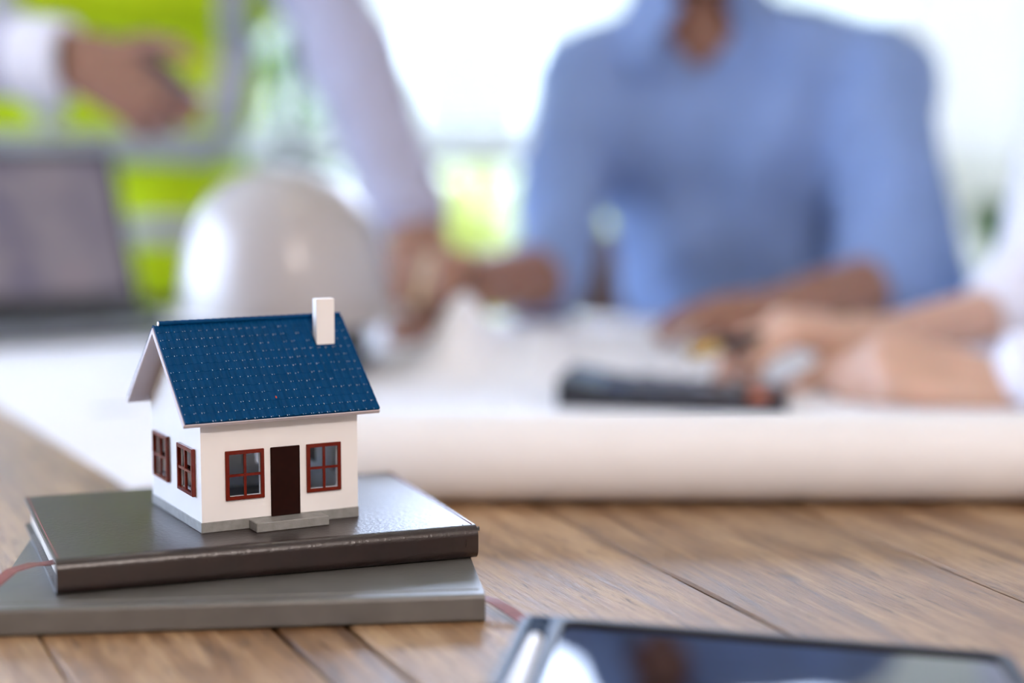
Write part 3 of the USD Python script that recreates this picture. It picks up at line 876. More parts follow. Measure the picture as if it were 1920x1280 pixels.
NCOL, NROW = 24, 12
xs = np.linspace(XA + 0.0006, XB - 0.0006, NCOL * 10 + 1)
ys = np.concatenate([np.linspace(r, r + 0.985, 5) for r in range(NROW)]) / NROW
ys = ys * (SL - 0.0012) + 0.0004
U = (xs - xs[0]) / (xs[-1] - xs[0]) * NCOL
Vv = np.concatenate([np.linspace(0, 0.985, 5) for r in range(NROW)])
wave = 0.55 * np.cos(2 * np.pi * U) + 0.25 * np.cos(4 * np.pi * U)
hgt = -0.0006 + 0.00050 * wave[:, None] + 0.00028 * (1 - Vv)[None, :] * (0.7 + 0.3 * wave[:, None])
sheet_top = np.stack([np.broadcast_to(xs[:, None], hgt.shape), np.broadcast_to(ys[None], hgt.shape), hgt], -1)
sheet_bot = sheet_top.copy()
sheet_bot[..., 2] = -0.0017
fl = []
rg = np.random.default_rng(3)
for r in range(NROW):
    for c in range(NCOL):
        if rg.random() < 0.12:
            continue
        for du, dv, s_ in ((0.30, 0.07, 0.00030), (0.62, 0.11, 0.00019)):
            if s_ < 0.0002 and rg.random() < 0.3:
                continue
            u_ = (c + du + rg.normal() * 0.03) / NCOL
            x_ = xs[0] + u_ * (xs[-1] - xs[0])
            y_ = (r + dv + rg.normal() * 0.015) / NROW * (SL - 0.0012) + 0.0004
            wv = 0.55 * math.cos(2 * math.pi * u_ * NCOL) + 0.25 * math.cos(4 * math.pi * u_ * NCOL)
            z_ = -0.0006 + 0.00050 * wv + 0.00028 * (1 - dv) * (0.7 + 0.3 * wv)
            d_ = trimesh.creation.icosphere(1, s_ * rg.uniform(0.7, 1.25))
            d_.apply_scale([0.8, 1.3, 0.6])
            d_.apply_translation([x_, y_, z_])
            fl.append(d_)
flecks = cat_(fl)
for front in (True, False):
    X_ = roof_xf(front)
    board = tm(bx(XA, XB, 0, SL + (0.0 if front else -0.0), -0.0040, -0.0016, 0.0002)).apply_transform(X_)
    # mitre the boards at the ridge
    half = bx(-1, 1, -1, HW / 2 - 0.00005, -1, 1) if front else bx(-1, 1, HW / 2 + 0.00005, 1, -1, 1)
    board = asman(board) ^ half
    rb_ = part(house, "roof_board", board, M["roof_board"], False)
    sh = part(rb_, "tile_sheet", grid_solid(sheet_top, sheet_bot).apply_transform(X_), M["roof_blue"], 40, label="blue moulded sheet of small tiles")
    if front:
        part(rb_, "paint_flecks", flecks.copy().apply_transform(X_), M["roof_fleck"], True, kind="stuff")
        rf = trimesh.creation.icosphere(2, 0.0006).apply_scale([0.8, 1.5, 0.5])
        rf.apply_translation([0.0405, 0.0128, -0.0001])
        part(rb_, "red_fleck", rf.apply_transform(X_), M["red_fleck"], True)
cx = np.linspace(XA + 0.0035, XB - 0.0015, 24 * 4 + 1)
ph_ = (np.arange(len(cx)) % 4) / 4
part(house, "ridge_cap", tube(np.c_[cx, np.full(len(cx), HW / 2), np.full(len(cx), ZR - 0.0001)], 0.0012 + 0.0002 * (1 - ph_), 12), M["roof_blue"], 40)
part(house, "ridge_end", tube([(XA + 0.0030, HW / 2, ZR - 0.0002), (XA + 0.0038, HW / 2, ZR - 0.0002)], 0.0012, 12), M["house_white"], 40, label="pale end of the ridge cap")
ch = bx(0.0731, 0.0833, 0.0257, 0.0313, 0.080, 0.1125, 0.00025)
rp_ = Polygon([(-0.03, ZE + (OE - 0.03) * slope + 0.0001), (0.2, ZE + (OE + 0.2) * slope + 0.0001), (0.2, 1), (-0.03, 1)])
rcut = tm(Manifold.extrude(CrossSection([np.array(rp_.exterior.coords)[:-1]]), 0.2))
rcut.apply_transform(np.array([[0, 0, 1, 0], [1, 0, 0, 0], [0, 1, 0, 0], [0, 0, 0, 1.0]]))
rcut = asman(rcut)
if rcut.volume() < 0:
    rcut = Manifold.cube((1, 1, 1))
part(house, "chimney", ch ^ rcut, M["house_white"], False)

# ------------------------------------------------------------------ the tablet in its case, bottom right
A_, B_ = ground(996, 1152, T + 0.0225), ground(1872, 1222, T + 0.0125)
tl = np.linalg.norm((B_ - A_)[:2])
ta = math.atan2(B_[1] - A_[1], B_[0] - A_[0])
tt = math.asin(0.010 / tl)                        # its left side is propped on the folded flap
TD = 0.128
tab = thing("tablet", "dark navy cased tablet with black glossy screen in the bottom right corner", "tablet", (A_[0], A_[1], T + 0.010), ta)
TAB = trimesh.transformations.rotation_matrix(tt, [0, 1, 0]) @ trimesh.transformations.rotation_matrix(math.radians(-2.6), [1, 0, 0])
# local: x along the far edge, y from -TD (near) to 0 (far)
SX = 0.0125                                       # width of the stylus channel
outer = rrect(-0.004, tl + 0.004, -TD, 0, 0.010)
tray = plate(outer, 0.0, 0.0035)
inner = rrect(SX, tl, -TD + 0.004, -0.0035, 0.0085)
chan = rrect(-0.0005, SX - 0.0035, -TD + 0.006, -0.0030, 0.0042)
rim = plate(outer.difference(inner).difference(chan), 0.0035, 0.0125)
tm_ = lambda m: (tm(m) if hasattr(m, 'to_mesh') else m.copy()).apply_transform(TAB)
part(tab, "case", tm_(cat_([tray, rim])), M["navy"], 35)
part(tab, "case_flap", plate(rrect(-0.010, 0.030, -TD, -0.020, 0.002), -0.0098, -0.0022), M["navy"], 35)
part(tab, "channel_lining", tm_(plate(chan.buffer(-0.0001), 0.0036, 0.0042)), M["black_rubber"], 35)
part(tab, "body", tm_(plate(inner.buffer(-0.0002), 0.0036, 0.0100)), M["black_rubber"], 35)
part(tab, "screen", tm_(plate(inner.buffer(-0.0016), 0.0100, 0.0108)), M["glass_black"], 35, label="black glossy screen")
part(tab, "inner_liner", tm_(plate(inner.buffer(0.0010).difference(inner.buffer(-0.0017)), 0.0102, 0.0126)), M["black_rubber"], 35, label="black inner lip")
part(tab, "channel_loop", tm_(bx(-0.0004, SX - 0.0036, -0.0165, -0.0135, 0.0042, 0.0115, 0.0005)), M["navy"], False)
sty = lathe([(0, 0), (0.0028, 0.0004), (0.0036, 0.0016), (0.0039, 0.005), (0.0039, 0.100), (0, 0.100)], 24)
sty.apply_transform(trimesh.transformations.rotation_matrix(math.pi / 2, [1, 0, 0]))
sty.apply_translation([0.0042, -0.0290, 0.0085])
part(tab, "stylus", tm_(sty), M["white_plastic"], 40, label="white stylus in the side channel")

# ------------------------------------------------------------------ papers
def sheet_poly(pts):
    return Polygon([tuple(p[:2]) for p in pts])


c0 = ground(246, 918)
d_edge = unit((ground(0, 765) - c0)[:2])
perp = np.array([d_edge[1], -d_edge[0]])
pb = [c0[:2], c0[:2] + d_edge * 0.841, c0[:2] + d_edge * 0.841 + perp * 0.42, c0[:2] + perp * 0.42]
sheet_b = thing("plan_sheet", "white drawing sheet lying slanted on the left, its corner behind the notebooks", "paper", (c0[0], c0[1], T))
part(sheet_b, "sheet", plate(Polygon(pb), T + 0.0001, T + 0.0006), M["paper"], False, world=True)


def plan_print(o, ax, w, h, seed, z, cell=0.03):
    """Lines of a floor plan as thin print."""
    r_ = np.random.default_rng(seed)
    ax = np.asarray(ax, float)
    ay = np.array([-ax[1], ax[0]])
    out = []

    def bar(x0, y0, x1, y1, t=0.0012):
        p = np.array([o + ax * x0 + ay * y0, o + ax * x1 + ay * y0, o + ax * x1 + ay * y1, o + ax * x0 + ay * y1])
        out.append(plate(Polygon(p), z, z + 0.00005))
    for _ in range(16):
        x, y = r_.uniform(0, w * 0.7), r_.uniform(0, h * 0.7)
        ww, hh = r_.uniform(0.05, w * 0.3), r_.uniform(0.04, h * 0.3)
        for q in ((x, y, x + ww, y + 0.0012), (x, y + hh, x + ww, y + hh + 0.0012), (x, y, x + 0.0012, y + hh), (x + ww, y, x + ww + 0.0012, y + hh)):
            bar(*q)
    for _ in range(5):
        x, y = r_.uniform(0, w * 0.8), r_.uniform(0, h * 0.8)
        bar(x, y, x + 0.035, y + 0.012)
    return cat_(out)


part(sheet_b, "plan_print", plan_print(c0[:2] + perp * 0.06 + d_edge * 0.06, perp, 0.30, 0.40, 2, T + 0.0006), M["print"], False, world=True)

# the large sheet whose near end is rolled up
RR, RYC, RX_0, RX_1 = 0.0275, 1.0865, -0.20, 0.68
roll = thing("rolled_plan", "large white plan whose near end is rolled into a thick tube across the table", "paper", ((RX_0 + RX_1) / 2, RYC, T + 0.0008))
part(roll, "sheet", plate(sbox(RX_0, RYC, RX_1 - 0.02, 2.12), T + 0.0008, T + 0.0013), M["paper"], False, world=True)
sp = []
for i in range(140):                                  # a spiral of paper, seen from the end
    a = i / 139 * 2 * math.pi * 3.4
    r_ = RR - 0.0018 * a / (2 * math.pi)
    sp.append((math.cos(-math.pi / 2 - a) * r_, math.sin(-math.pi / 2 - a) * r_))
sp = np.array(sp)
nrm_ = sp / np.linalg.norm(sp, axis=1, keepdims=True)
ring_ = Polygon(np.vstack([sp + nrm_ * 0.0002, (sp - nrm_ * 0.0002)[::-1]])).buffer(0)
rl = trimesh.creation.extrude_polygon(ring_, RX_1 - RX_0, engine="earcut")
rl.apply_transform(np.array([[0, 0, 1, RX_0], [1, 0, 0, RYC], [0, 1, 0, T + 0.0010 + RR], [0, 0, 0, 1.0]]))
part(roll, "roll", rl, M["paper_roll"], 40, world=True)
part(roll, "plan_print", plan_print(np.array([-0.12, 1.25]), (1, 0), 0.5, 0.6, 9, T + 0.0013), M["print"], False, world=True)

# a loose sheet with a raised curl behind the house
cs = thing("curled_sheet", "white sheet with a raised curl lying to the right of the hard hat", "paper", (-0.06, 1.80, T))
ux = np.linspace(0, 1, 60)
prof_x = -0.130 + 0.19 * ux
prof_z = 0.066 * np.exp(-((ux - 0.36) / 0.17) ** 2) + 0.020 * np.exp(-((ux - 0.78) / 0.12) ** 2)
vy = np.linspace(1.56, 1.855, 24)
lift = np.clip((vy - 1.56) / 0.20, 0, 1)
lift = lift * lift * (3 - 2 * lift) * (1 - 0.35 * np.clip((vy - 1.78) / 0.09, 0, 1))
tp = np.stack([prof_x[:, None] + 0.06 * (vy - 1.56)[None], np.broadcast_to(vy[None], (60, 24)), T + 0.0022 + prof_z[:, None] * lift[None]], -1)
part(cs, "sheet", grid_solid(tp, tp - [0, 0, 0.0004]), M["paper"], True, world=True)

# ------------------------------------------------------------------ laptop
LA = math.radians(30)                                # back direction turned to the left
hr = ground(266, 573, T + 0.017)
lw, ld, lh, lt = 0.315, 0.225, 0.222, math.radians(30)
# local frame: x towards the laptop's right (seen from the camera), y back; hinge right corner at (lw, ld)
R_ = rotz(LA)
base_o = hr[:2] - (R_[:2, :2] @ np.array([lw, ld]))
lap = thing("laptop", "open grey laptop with a dim lit screen on the left of the table", "laptop", (base_o[0], base_o[1], T + 0.0016), LA)
base = Manifold.batch_hull([Manifold.cylinder(0.012, 0.009, 0.011, 24).translate((x, y, 0.002)) for x in (0.011, lw - 0.011) for y in (0.011, ld - 0.011)])
part(lap, "base", base, M["laptop"], 35)
part(lap, "foot", cat_([tm(Manifold.cylinder(0.002, 0.006, 0.006, 16)).apply_translation([x, y, 0]) for x in (0.03, lw - 0.03) for y in (0.03, ld - 0.03)]), M["black_rubber"])
part(lap, "keyboard_well", plate(rrect(0.014, lw - 0.014, ld - 0.145, ld - 0.028, 0.003), 0.0141, 0.0144), M["laptop_dark"])
for r in range(6):
    ncol = 15
    for c in range(ncol):
        if r == 0 and 4 <= c <= 9:
            if c == 4:
                x0 = 0.017 + c * (lw - 0.034) / ncol
                x1 = 0.017 + 10 * (lw - 0.034) / ncol
            else:
                continue
        else:
            x0 = 0.017 + c * (lw - 0.034) / ncol
            x1 = x0 + (lw - 0.034) / ncol
        y0 = ld - 0.142 + r * 0.0187
        part(lap, "key", bx(x0 + 0.0012, x1 - 0.0012, y0, y0 + 0.0165, 0.0144, 0.0160, 0.0005), M["laptop_dark"], False)
part(lap, "touchpad", plate(rrect(lw / 2 - 0.05, lw / 2 + 0.05, 0.010, 0.070, 0.003), 0.0141, 0.0143), M["laptop"])
LX = np.eye(4)
LX[:3, 1], LX[:3, 2] = (0, math.sin(lt), math.cos(lt)), (0, -math.cos(lt), math.sin(lt))      # lid: x right, y up the lid, z towards the user
LX[:3, 3] = (0, ld - 0.006, 0.0155)
lid = plate(rrect(0, lw, 0, lh, 0.009), -0.006, 0.0).apply_transform(LX)
ldp = part(lap, "lid", lid, M["laptop"], 35)
part(ldp, "bezel", plate(rrect(0.003, lw - 0.003, 0.004, lh - 0.003, 0.007).difference(rrect(0.012, lw - 0.012, 0.020, lh - 0.012, 0.001)), 0.0, 0.0008).apply_transform(LX), M["laptop_dark"], 35)
part(ldp, "screen", plate(rrect(0.012, lw - 0.012, 0.020, lh - 0.012, 0.001), 0.0, 0.0004).apply_transform(LX), M["display"], 35, label="dim lit display")
part(lap, "hinge", tube([(0.04, ld - 0.004, 0.0145), (lw - 0.04, ld - 0.004, 0.0145)], 0.0045, 12), M["laptop_dark"])

# ------------------------------------------------------------------ binder and hard hat
bd = thing("ring_binder", "thick black ring binder lying under the white hard hat", "binder", (-0.226, 1.715, T + 0.0016), math.radians(-3))
bw, bh2, bl2 = 0.165, 0.042, 0.23
part(bd, "cover", cat_([bx(-bw / 2, bw / 2, -bl2 / 2, bl2 / 2, 0, 0.003, 0.0006), bx(-bw / 2, bw / 2, -bl2 / 2, bl2 / 2, bh2 - 0.003, bh2, 0.0006), bx(-bw / 2, bw / 2, -bl2 / 2, -bl2 / 2 + 0.003, 0.003, bh2 - 0.003)]), M["black"], False)
part(bd, "paper_block", bx(-bw / 2 + 0.012, bw / 2 - 0.012, -bl2 / 2 + 0.006, bl2 / 2 - 0.006, 0.0031, bh2 - 0.0031, 0.0006), M["black"], False)
for x in (-0.055, -0.012):
    part(bd, "rivet", tm(Manifold.sphere(0.007, 24)).apply_scale([1, 0.5, 1]).apply_translation([x, -bl2 / 2 - 0.0001, bh2 - 0.012]), M["steel"], True)

hat = thing("hard_hat", "white hard hat resting on the black binder in front of the laptop", "hard hat", (-0.224, 1.735, T + 0.0016 + bh2), math.radians(12))
hat_w, hat_l, hat_h = 0.103, 0.128, 0.140
n1, n2 = 40, 72
th1 = np.linspace(0, math.pi / 2, n1)


def dome_pts(off):
    P = []
    for j in range(n2 + 1):
        a = 2 * math.pi * j / n2
        col = []
        for t_ in th1:
            q_ = (math.sin(t_) ** 2.5 + math.cos(t_) ** 2.5) ** (-1 / 2.5)
            r_ = q_ * math.sin(t_)
            x, y, z = (hat_w + off) * r_ * math.cos(a), (hat_l + off) * r_ * math.sin(a), (hat_h + off) * q_ * math.cos(t_)
            ridge = 0.0022 * math.exp(-(x / 0.02) ** 2) * min(1, math.cos(t_) * 1.6) if off >= 0 else 0
            n_ = np.array([math.sin(t_) * math.cos(a), math.sin(t_) * math.sin(a), math.cos(t_)])
            col.append(np.array([x, y, z + 0.012]) + n_ * ridge)
        P.append(col)
    return np.array(P)


V1, V0 = dome_pts(0.0), dome_pts(-0.003)
shell_top = grid_solid(V1[:, ::-1][::-1], V0[:, ::-1][::-1])
brim_o = Polygon([((hat_w + 0.014 + 0.004 * math.cos(2 * a)) * math.cos(a), (hat_l + 0.016 + (0.030 * max(0, -math.sin(a)) ** 3)) * math.sin(a)) for a in np.linspace(0, 2 * math.pi, 96, endpoint=False)])
brim_i = Polygon([((hat_w - 0.003) * math.cos(a), (hat_l - 0.003) * math.sin(a)) for a in np.linspace(0, 2 * math.pi, 96, endpoint=False)])
brim = plate(brim_o.difference(brim_i), 0.0085, 0.0125)
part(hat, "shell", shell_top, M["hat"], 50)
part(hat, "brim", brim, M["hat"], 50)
part(hat, "headband", tm(Manifold.extrude(CrossSection([np.array(brim_i.buffer(-0.006).exterior.coords)[:-1], np.array(brim_i.buffer(-0.009).exterior.coords)[:-1][::-1]], m3.FillRule.EvenOdd), 0.030)), M["hat_in"], 40)

# ------------------------------------------------------------------ calculator, pens
ca = ground(1060, 745, T + 0.02)
cb = ground(1490, 775, T + 0.003)
calc = thing("calculator", "black desktop calculator with a raised display under the pen hand", "calculator", (0.140, 1.490, T + 0.0014), math.radians(80))
# local: x across (width), y towards the display; display end raised
cw, cl = 0.105, 0.19
side_p = Polygon([(0, 0), (cl, 0), (cl, 0.024), (cl - 0.045, 0.0155), (0.01, 0.009), (0, 0.006)])
cbm = trimesh.creation.extrude_polygon(side_p, cw, engine="earcut")
cbm.apply_transform(np.array([[0, 0, 1, -cw / 2], [1, 0, 0, -cl / 2], [0, 1, 0, 0], [0, 0, 0, 1.0]]))
part(calc, "body", cbm, M["calc"], 25)
k1 = math.atan2(0.0065, cl - 0.055)
for r in range(5):
    for c in range(5):
        X_ = trimesh.transformations.rotation_matrix(k1, [1, 0, 0])
        X_[:3, 3] = (-cw / 2 + 0.008 + c * 0.0183, -cl / 2 + 0.016 + r * 0.0245, 0.0088 + (0.006 + r * 0.0245) * math.tan(k1))
        kb = tm(bx(0, 0.0150, 0, 0.0150, 0, 0.0035, 0.0006)).apply_transform(X_)
        part(calc, "key", kb, M["calc_orange"] if (r == 0 and c < 2) else M["calc_key"], False, label="orange key" if (r == 0 and c < 2) else None)
k2 = math.atan2(0.0085, 0.045)
X_ = trimesh.transformations.rotation_matrix(k2, [1, 0, 0])
X_[:3, 3] = (0, cl / 2 - 0.045, 0.0157)
part(calc, "display", tm(bx(-0.043, 0.043, 0.008, 0.036, 0, 0.0012, 0.0003)).apply_transform(X_), M["lcd"], False, label="grey display")

pen_a, pen_b = at(1290, 664, 1.52), at(1592, 592, 1.60)
pd_ = unit(pen_b - pen_a)
pen = thing("pen", "black ballpoint pen with a gold tip held over the calculator", "pen", pen_a)
PL = np.linalg.norm(pen_b - pen_a)
part(pen, "tip", tube([pen_a, pen_a + pd_ * 0.004, pen_a + pd_ * 0.030], [0.002, 0.0058, 0.0068], 16), M["gold"], 40, world=True, label="gold tip")
part(pen, "barrel", tube([pen_a + pd_ * 0.0302, pen_a + pd_ * 0.06, pen_b - pd_ * 0.012], [0.0066, 0.0066, 0.0066], 16), M["calc"], 40, world=True)
part(pen, "ring", tube([pen_b - pd_ * 0.0118, pen_b - pd_ * 0.009], 0.0068, 16), M["gold"], 40, world=True)
part(pen, "cap", tube([pen_b - pd_ * 0.0088, pen_b - pd_ * 0.001, pen_b], [0.0062, 0.006, 0.003], 16), M["calc"], 40, world=True)

# ------------------------------------------------------------------ people
def noise_fold(m, amp, sc, seed, stretch=(1, 1, 1)):
    n = meshkit.fbm(m.vertices * sc * np.array(stretch), 3, seed) - 0.5
    m.vertices = m.vertices + m.vertex_normals * (n * amp)[:, None]
    return m


def creases(m, amp, sc, seed):
    """Ridged diagonal folds as in a loose shirt."""
    p = m.vertices @ np.array([[0.8, 0.0, 0.45], [0.0, 1.0, 0.0], [-0.6, 0.0, 0.35]])
    n = meshkit.fbm(p * sc, 2, seed)
    m.vertices = m.vertices + m.vertex_normals * ((1 - np.abs(2 * n - 1) * 3.0) * amp * 0.5)[:, None]
    return m


def legs(hips, knees, ankles, toes, r=(0.085, 0.058, 0.042)):
    B = []
    for a, b, c in zip(hips, knees, ankles):
        B += [(a, b, r[0], r[1]), (b, c, r[1], r[2])]
    return B


def rest_on_table(m):
    """Hands, forearms and sleeves flatten where they lie on the table, its papers and the calculator."""
    v = m.vertices.copy()
    on = (v[:, 0] < 0.70) & (v[:, 1] < 2.203) & (v[:, 2] > T - 0.075)
    q = (v[:, :2] - [0.140, 1.490]) @ np.array([[math.cos(math.radians(80)), -math.sin(math.radians(80))], [math.sin(math.radians(80)), math.cos(math.radians(80))]])
    key = (np.abs(q[:, 0]) < 0.0545) & (np.abs(q[:, 1]) < 0.097)
    v[on, 2] = np.maximum(v[on, 2], T + np.where(key, 0.0165, 0.0022)[on])
    m.vertices = v
    return m


def person_common(t, label_skin, skin_m, head, face_dir, up, extra_bones, hands, cuts=()):
    """One continuous skin surface of torso, arms, neck and head; hands and head at finer pitch."""
    HB, P = head_bones(head, face_dir, up)
    coarse = blob(extra_bones, 0.010, 0.025, cuts)
    fine = [blob(hb, 0.0021, 0.005, pad=0.010, smooth=2) for hb in hands]
    hd = blob(HB + [(head + unit(up) * -0.06 - unit(face_dir) * 0.02, head - unit(up) * 0.14 - unit(face_dir) * 0.035, 0.055, 0.054)], 0.005, 0.022, smooth=3)
    body = rest_on_table(join([coarse, hd] + fine))
    part(t, "body", body, skin_m, 60, world=True)
    for k in (-1, 1):
        ey = part(t, "eye", trimesh.creation.icosphere(2, 0.0125).apply_translation(P(0.0765, 0.031 * k, 0.010)), M["eye"], True, world=True)
        part(ey, "iris", trimesh.creation.icosphere(2, 0.0070).apply_translation(P(0.0832, 0.031 * k, 0.0085)), M["hair"], True, world=True, label="dark iris")
    part(t, "hair", hair_mesh(P), M["hair"], True, world=True)
    return P


V3 = lambda *a: np.array(a, float)
infl = lambda bs, d: [(b[0], b[1], b[2] + d, b[3] + d) + tuple(b[4:]) for b in bs]
lp_ = lambda a, b, q: a + (b - a) * q

# --- the seated man in the blue shirt
t = thing("person", "seated person in a blue collared shirt with rolled sleeves, facing the viewer", "person", (0.29, 2.45, 0.0))
shR, shL = V3(0.112, 2.36, 1.058), V3(0.462, 2.25, 1.040)
nk = V3(0.243, 2.335, 1.165)
pel = V3(0.30, 2.47, 0.53)
elR, wrR = V3(0.050, 2.17, 0.802), V3(-0.040, 1.985, 0.812)
elL, wrL = V3(0.452, 2.06, 0.806), V3(0.300, 1.90, 0.792)
chest = V3(0.29, 2.345, 0.93)
torso = [(V3(0.20, 2.37, 0.97), V3(0.39, 2.32, 0.97), 0.105, 0.105), (V3(0.268, 2.40, 0.78), V3(0.368, 2.37, 0.78), 0.102, 0.102), (V3(0.25, 2.45, 0.56), V3(0.38, 2.45, 0.56), 0.112, 0.112),
         (V3(0.27, 2.375, 0.86), V3(0.34, 2.36, 0.86), 0.112, 0.112), (nk - [0, -0.01, 0.10], nk + [0, 0, 0.08], 0.062, 0.056), (shR, nk - [0, 0, 0.07], 0.055, 0.062), (shL, nk - [0, 0, 0.07], 0.055, 0.062)]
armsB = [(shR, elR, 0.052, 0.040), (elR, wrR, 0.043, 0.033), (shL, elL, 0.052, 0.041), (elL, wrL, 0.044, 0.029)]
headB = V3(0.245, 2.195, 1.295)
fistR = hand_bones(wrR, V3(-0.42, -0.80, 0.30), V3(-0.25, -0.25, 0.93), -1, [(1.25, 1.3, 0.7), (1.35, 1.4, 0.8), (1.35, 1.4, 0.8), (1.3, 1.4, 0.8)], thumb=(0.5, 0.6, 0.4))
flatL = hand_bones(wrL, V3(-0.74, -0.66, 0.02), V3(0.05, -0.10, 1.0), 1, [(0.12, 0.32, 0.2), (0.14, 0.34, 0.2), (0.14, 0.34, 0.2), (0.12, 0.32, 0.2)])
legB = legs([V3(0.20, 2.45, 0.54), V3(0.39, 2.45, 0.54)], [V3(0.16, 2.03, 0.52), V3(0.43, 2.03, 0.52)], [V3(0.16, 2.06, 0.09), V3(0.43, 2.06, 0.09)], None)
person_common(t, None, M["skin_tan"], headB, V3(-0.12, -0.75, -0.62), V3(-0.06, -0.62, 0.78), infl(torso, -0.012) + [(shR, lp_(shR, elR, 0.8), 0.036, 0.034), (shL, lp_(shL, elL, 0.8), 0.036, 0.034)] + armsB[1::2] + [(lp_(shR, elR, 0.8), elR, 0.034, 0.034), (lp_(shL, elL, 0.8), elL, 0.034, 0.040)] + legB, [fistR, flatL])
# shirt
shirt_b = infl(torso[:4], 0.016) + infl(torso[5:], 0.014) + [(shR, elR, 0.066, 0.046), (elR, lp_(elR, wrR, 0.12), 0.047, 0.046), (shL, elL, 0.070, 0.062), (elL, lp_(elL, wrL, 0.14), 0.060, 0.056),
                                                            (nk - [0, -0.01, 0.10], nk - [0, -0.005, 0.005], 0.074, 0.068)]


def vneck(P):
    c = nk + [0.005, -0.09, -0.125]
    q = P - c
    d = np.maximum.reduce([np.abs(q[..., 0]) - np.maximum(q[..., 2], 0) * 0.60, -q[..., 2], q[..., 1] - 0.09])
    return -d


cutL = lambda P: ((P - lp_(elL, wrL, 0.20)) @ unit(wrL - elL)) * 1.0
cut_hem = lambda P: 0.50 - P[..., 2]
sh = blob(shirt_b, 0.008, 0.016, [vneck, cut_hem, lambda P: np.where((P[..., 1] < 2.21) & (P[..., 2] < T + 0.1), T + 0.0025 - P[..., 2], -1.0)])
creases(sh, 0.020, 5.0, 17)
noise_fold(sh, 0.045, 6.5, 11, (1.2, 1.2, 0.5))
noise_fold(sh, 0.018, 20, 3, (1, 1, 0.45))
part(t, "shirt", rest_on_table(sh), M["blue_cloth"], True, world=True)
# collar: a stand round the neck and two flaps
ca_ = np.linspace(-2.55, 2.55, 40)
st_ = []
for a in ca_:
    st_.append(nk + [0.070 * math.sin(a), 0.066 * math.cos(a) + 0.0, -0.012 - 0.028 * (1 - math.cos(a)) * 0.25 + 0.010])
st_ = np.array(st_)
tpc = np.stack([st_ + [0, 0, -0.020], st_ * [1, 1, 1] + [0, 0, 0.028]], 1)
cen = nk.copy()
inn = tpc.copy()
inn[..., :2] = cen[:2] + (tpc[..., :2] - cen[:2]) * 0.95
col_ = grid_solid(tpc, inn)


def flap(k):
    a0 = nk + [0.030 * k, -0.070, -0.040]
    pts_ = np.array([[nk + [0.062 * k, -0.020, 0.022], nk + [0.030 * k, -0.078, -0.030]], [nk + [0.092 * k, -0.030, -0.022], nk + [0.064 * k, -0.092, -0.080]], [nk + [0.108 * k, -0.034, -0.055], nk + [0.082 * k, -0.092, -0.118]]])
    o_ = pts_ + np.array([0.004 * k, -0.006, 0.006])
    return grid_solid(o_, pts_)


part(t, "collar", cat_([col_, flap(-1), flap(1)]), M["blue_cloth"], 60, world=True)
pk = [V3(0.249, 2.205, 1.02), V3(0.262, 2.212, 0.93), V3(0.272, 2.222, 0.85), V3(0.28, 2.235, 0.78)]
for el, wr, q0, q1, r0 in ((elR, wrR, 0.0, 0.14, 0.053), (elL, wrL, 0.0, 0.18, 0.068)):
    d_ = unit(wr - el)
    ax_ = unit(np.cross(d_, [0, 0, 1]))
    cuff = tube([lp_(el, wr, q0 + 0.02), lp_(el, wr, q0 + 0.05), lp_(el, wr, q1 + 0.02), lp_(el, wr, q1 + 0.04)], [r0 - 0.008, r0, r0, r0 - 0.008], 28)
    # the cuff rests on the table instead of passing through it
    cuff.vertices[:, 2] = np.maximum(cuff.vertices[:, 2], T + 0.003)
    part(t, "rolled_cuff", noise_fold(cuff, 0.004, 30, 5), M["blue_cloth"], True, world=True)
tr = blob(infl(legB, 0.014) + [(V3(0.20, 2.45, 0.55), V3(0.39, 2.45, 0.55), 0.128, 0.128)], 0.012, 0.03, [lambda P: P[..., 2] - 0.60])
part(t, "trousers", tr, M["trousers"], True, world=True)
for x in (0.16, 0.43):
    part(t, "shoe", blob([(V3(x, 2.08, 0.055), V3(x, 1.90, 0.035), 0.045, 0.034), (V3(x, 2.08, 0.05), V3(x, 2.08, 0.10), 0.045, 0.042)], 0.008, 0.02, [lambda P: 0.002 - P[..., 2]]), M["shoe"], True, world=True)

pc_a, pc_b = at(806, 480, 1.86), at(776, 592, 1.80)
pc = thing("pencil", "tan pencil held upright in the seated person's fist", "pencil", pc_b)
pdv = unit(pc_b - pc_a)
part(pc, "shaft", tube([pc_a, pc_b - pdv * 0.014], 0.0042, 6), M["pencil"], False, world=True)
part(pc, "point", tube([pc_b - pdv * 0.0139, pc_b], [0.0042, 0.0006], 6), M["pencil_lead"], False, world=True)

# --- the standing person in the yellow-green vest
t = thing("person", "standing person in a yellow-green safety vest over a pale shirt, leaning on the table", "person", (-0.62, 2.72, 0.0))
pel = V3(-0.55, 2.70, 0.93)
nk = V3(-0.50, 2.43, 1.40)
shR, shL = V3(-0.73, 2.31, 1.275), V3(-0.325, 2.44, 1.305)
elR = V3(-0.765, 2.03, 1.065)
wrR = at(150, 112, 1.93)
elL, wrL = V3(-0.200, 2.20, 1.075), V3(-0.106, 1.985, 0.866)
torso = [(V3(-0.66, 2.42, 1.22), V3(-0.40, 2.47, 1.24), 0.100, 0.100), (V3(-0.72, 2.53, 1.06), V3(-0.482, 2.56, 1.06), 0.100, 0.100), (V3(-0.70, 2.66, 0.92), V3(-0.53, 2.66, 0.92), 0.105, 0.105),
         (nk - [0, -0.03, 0.09], nk + [0, -0.03, 0.08], 0.062, 0.055), (shR, nk - [0, 0, 0.06], 0.055, 0.06), (shL, nk - [0, 0, 0.06], 0.055, 0.06)]
armsB = [(shR, elR, 0.050, 0.038), (elR, wrR, 0.040, 0.027), (shL, elL, 0.050, 0.038), (elL, wrL, 0.040, 0.027)]
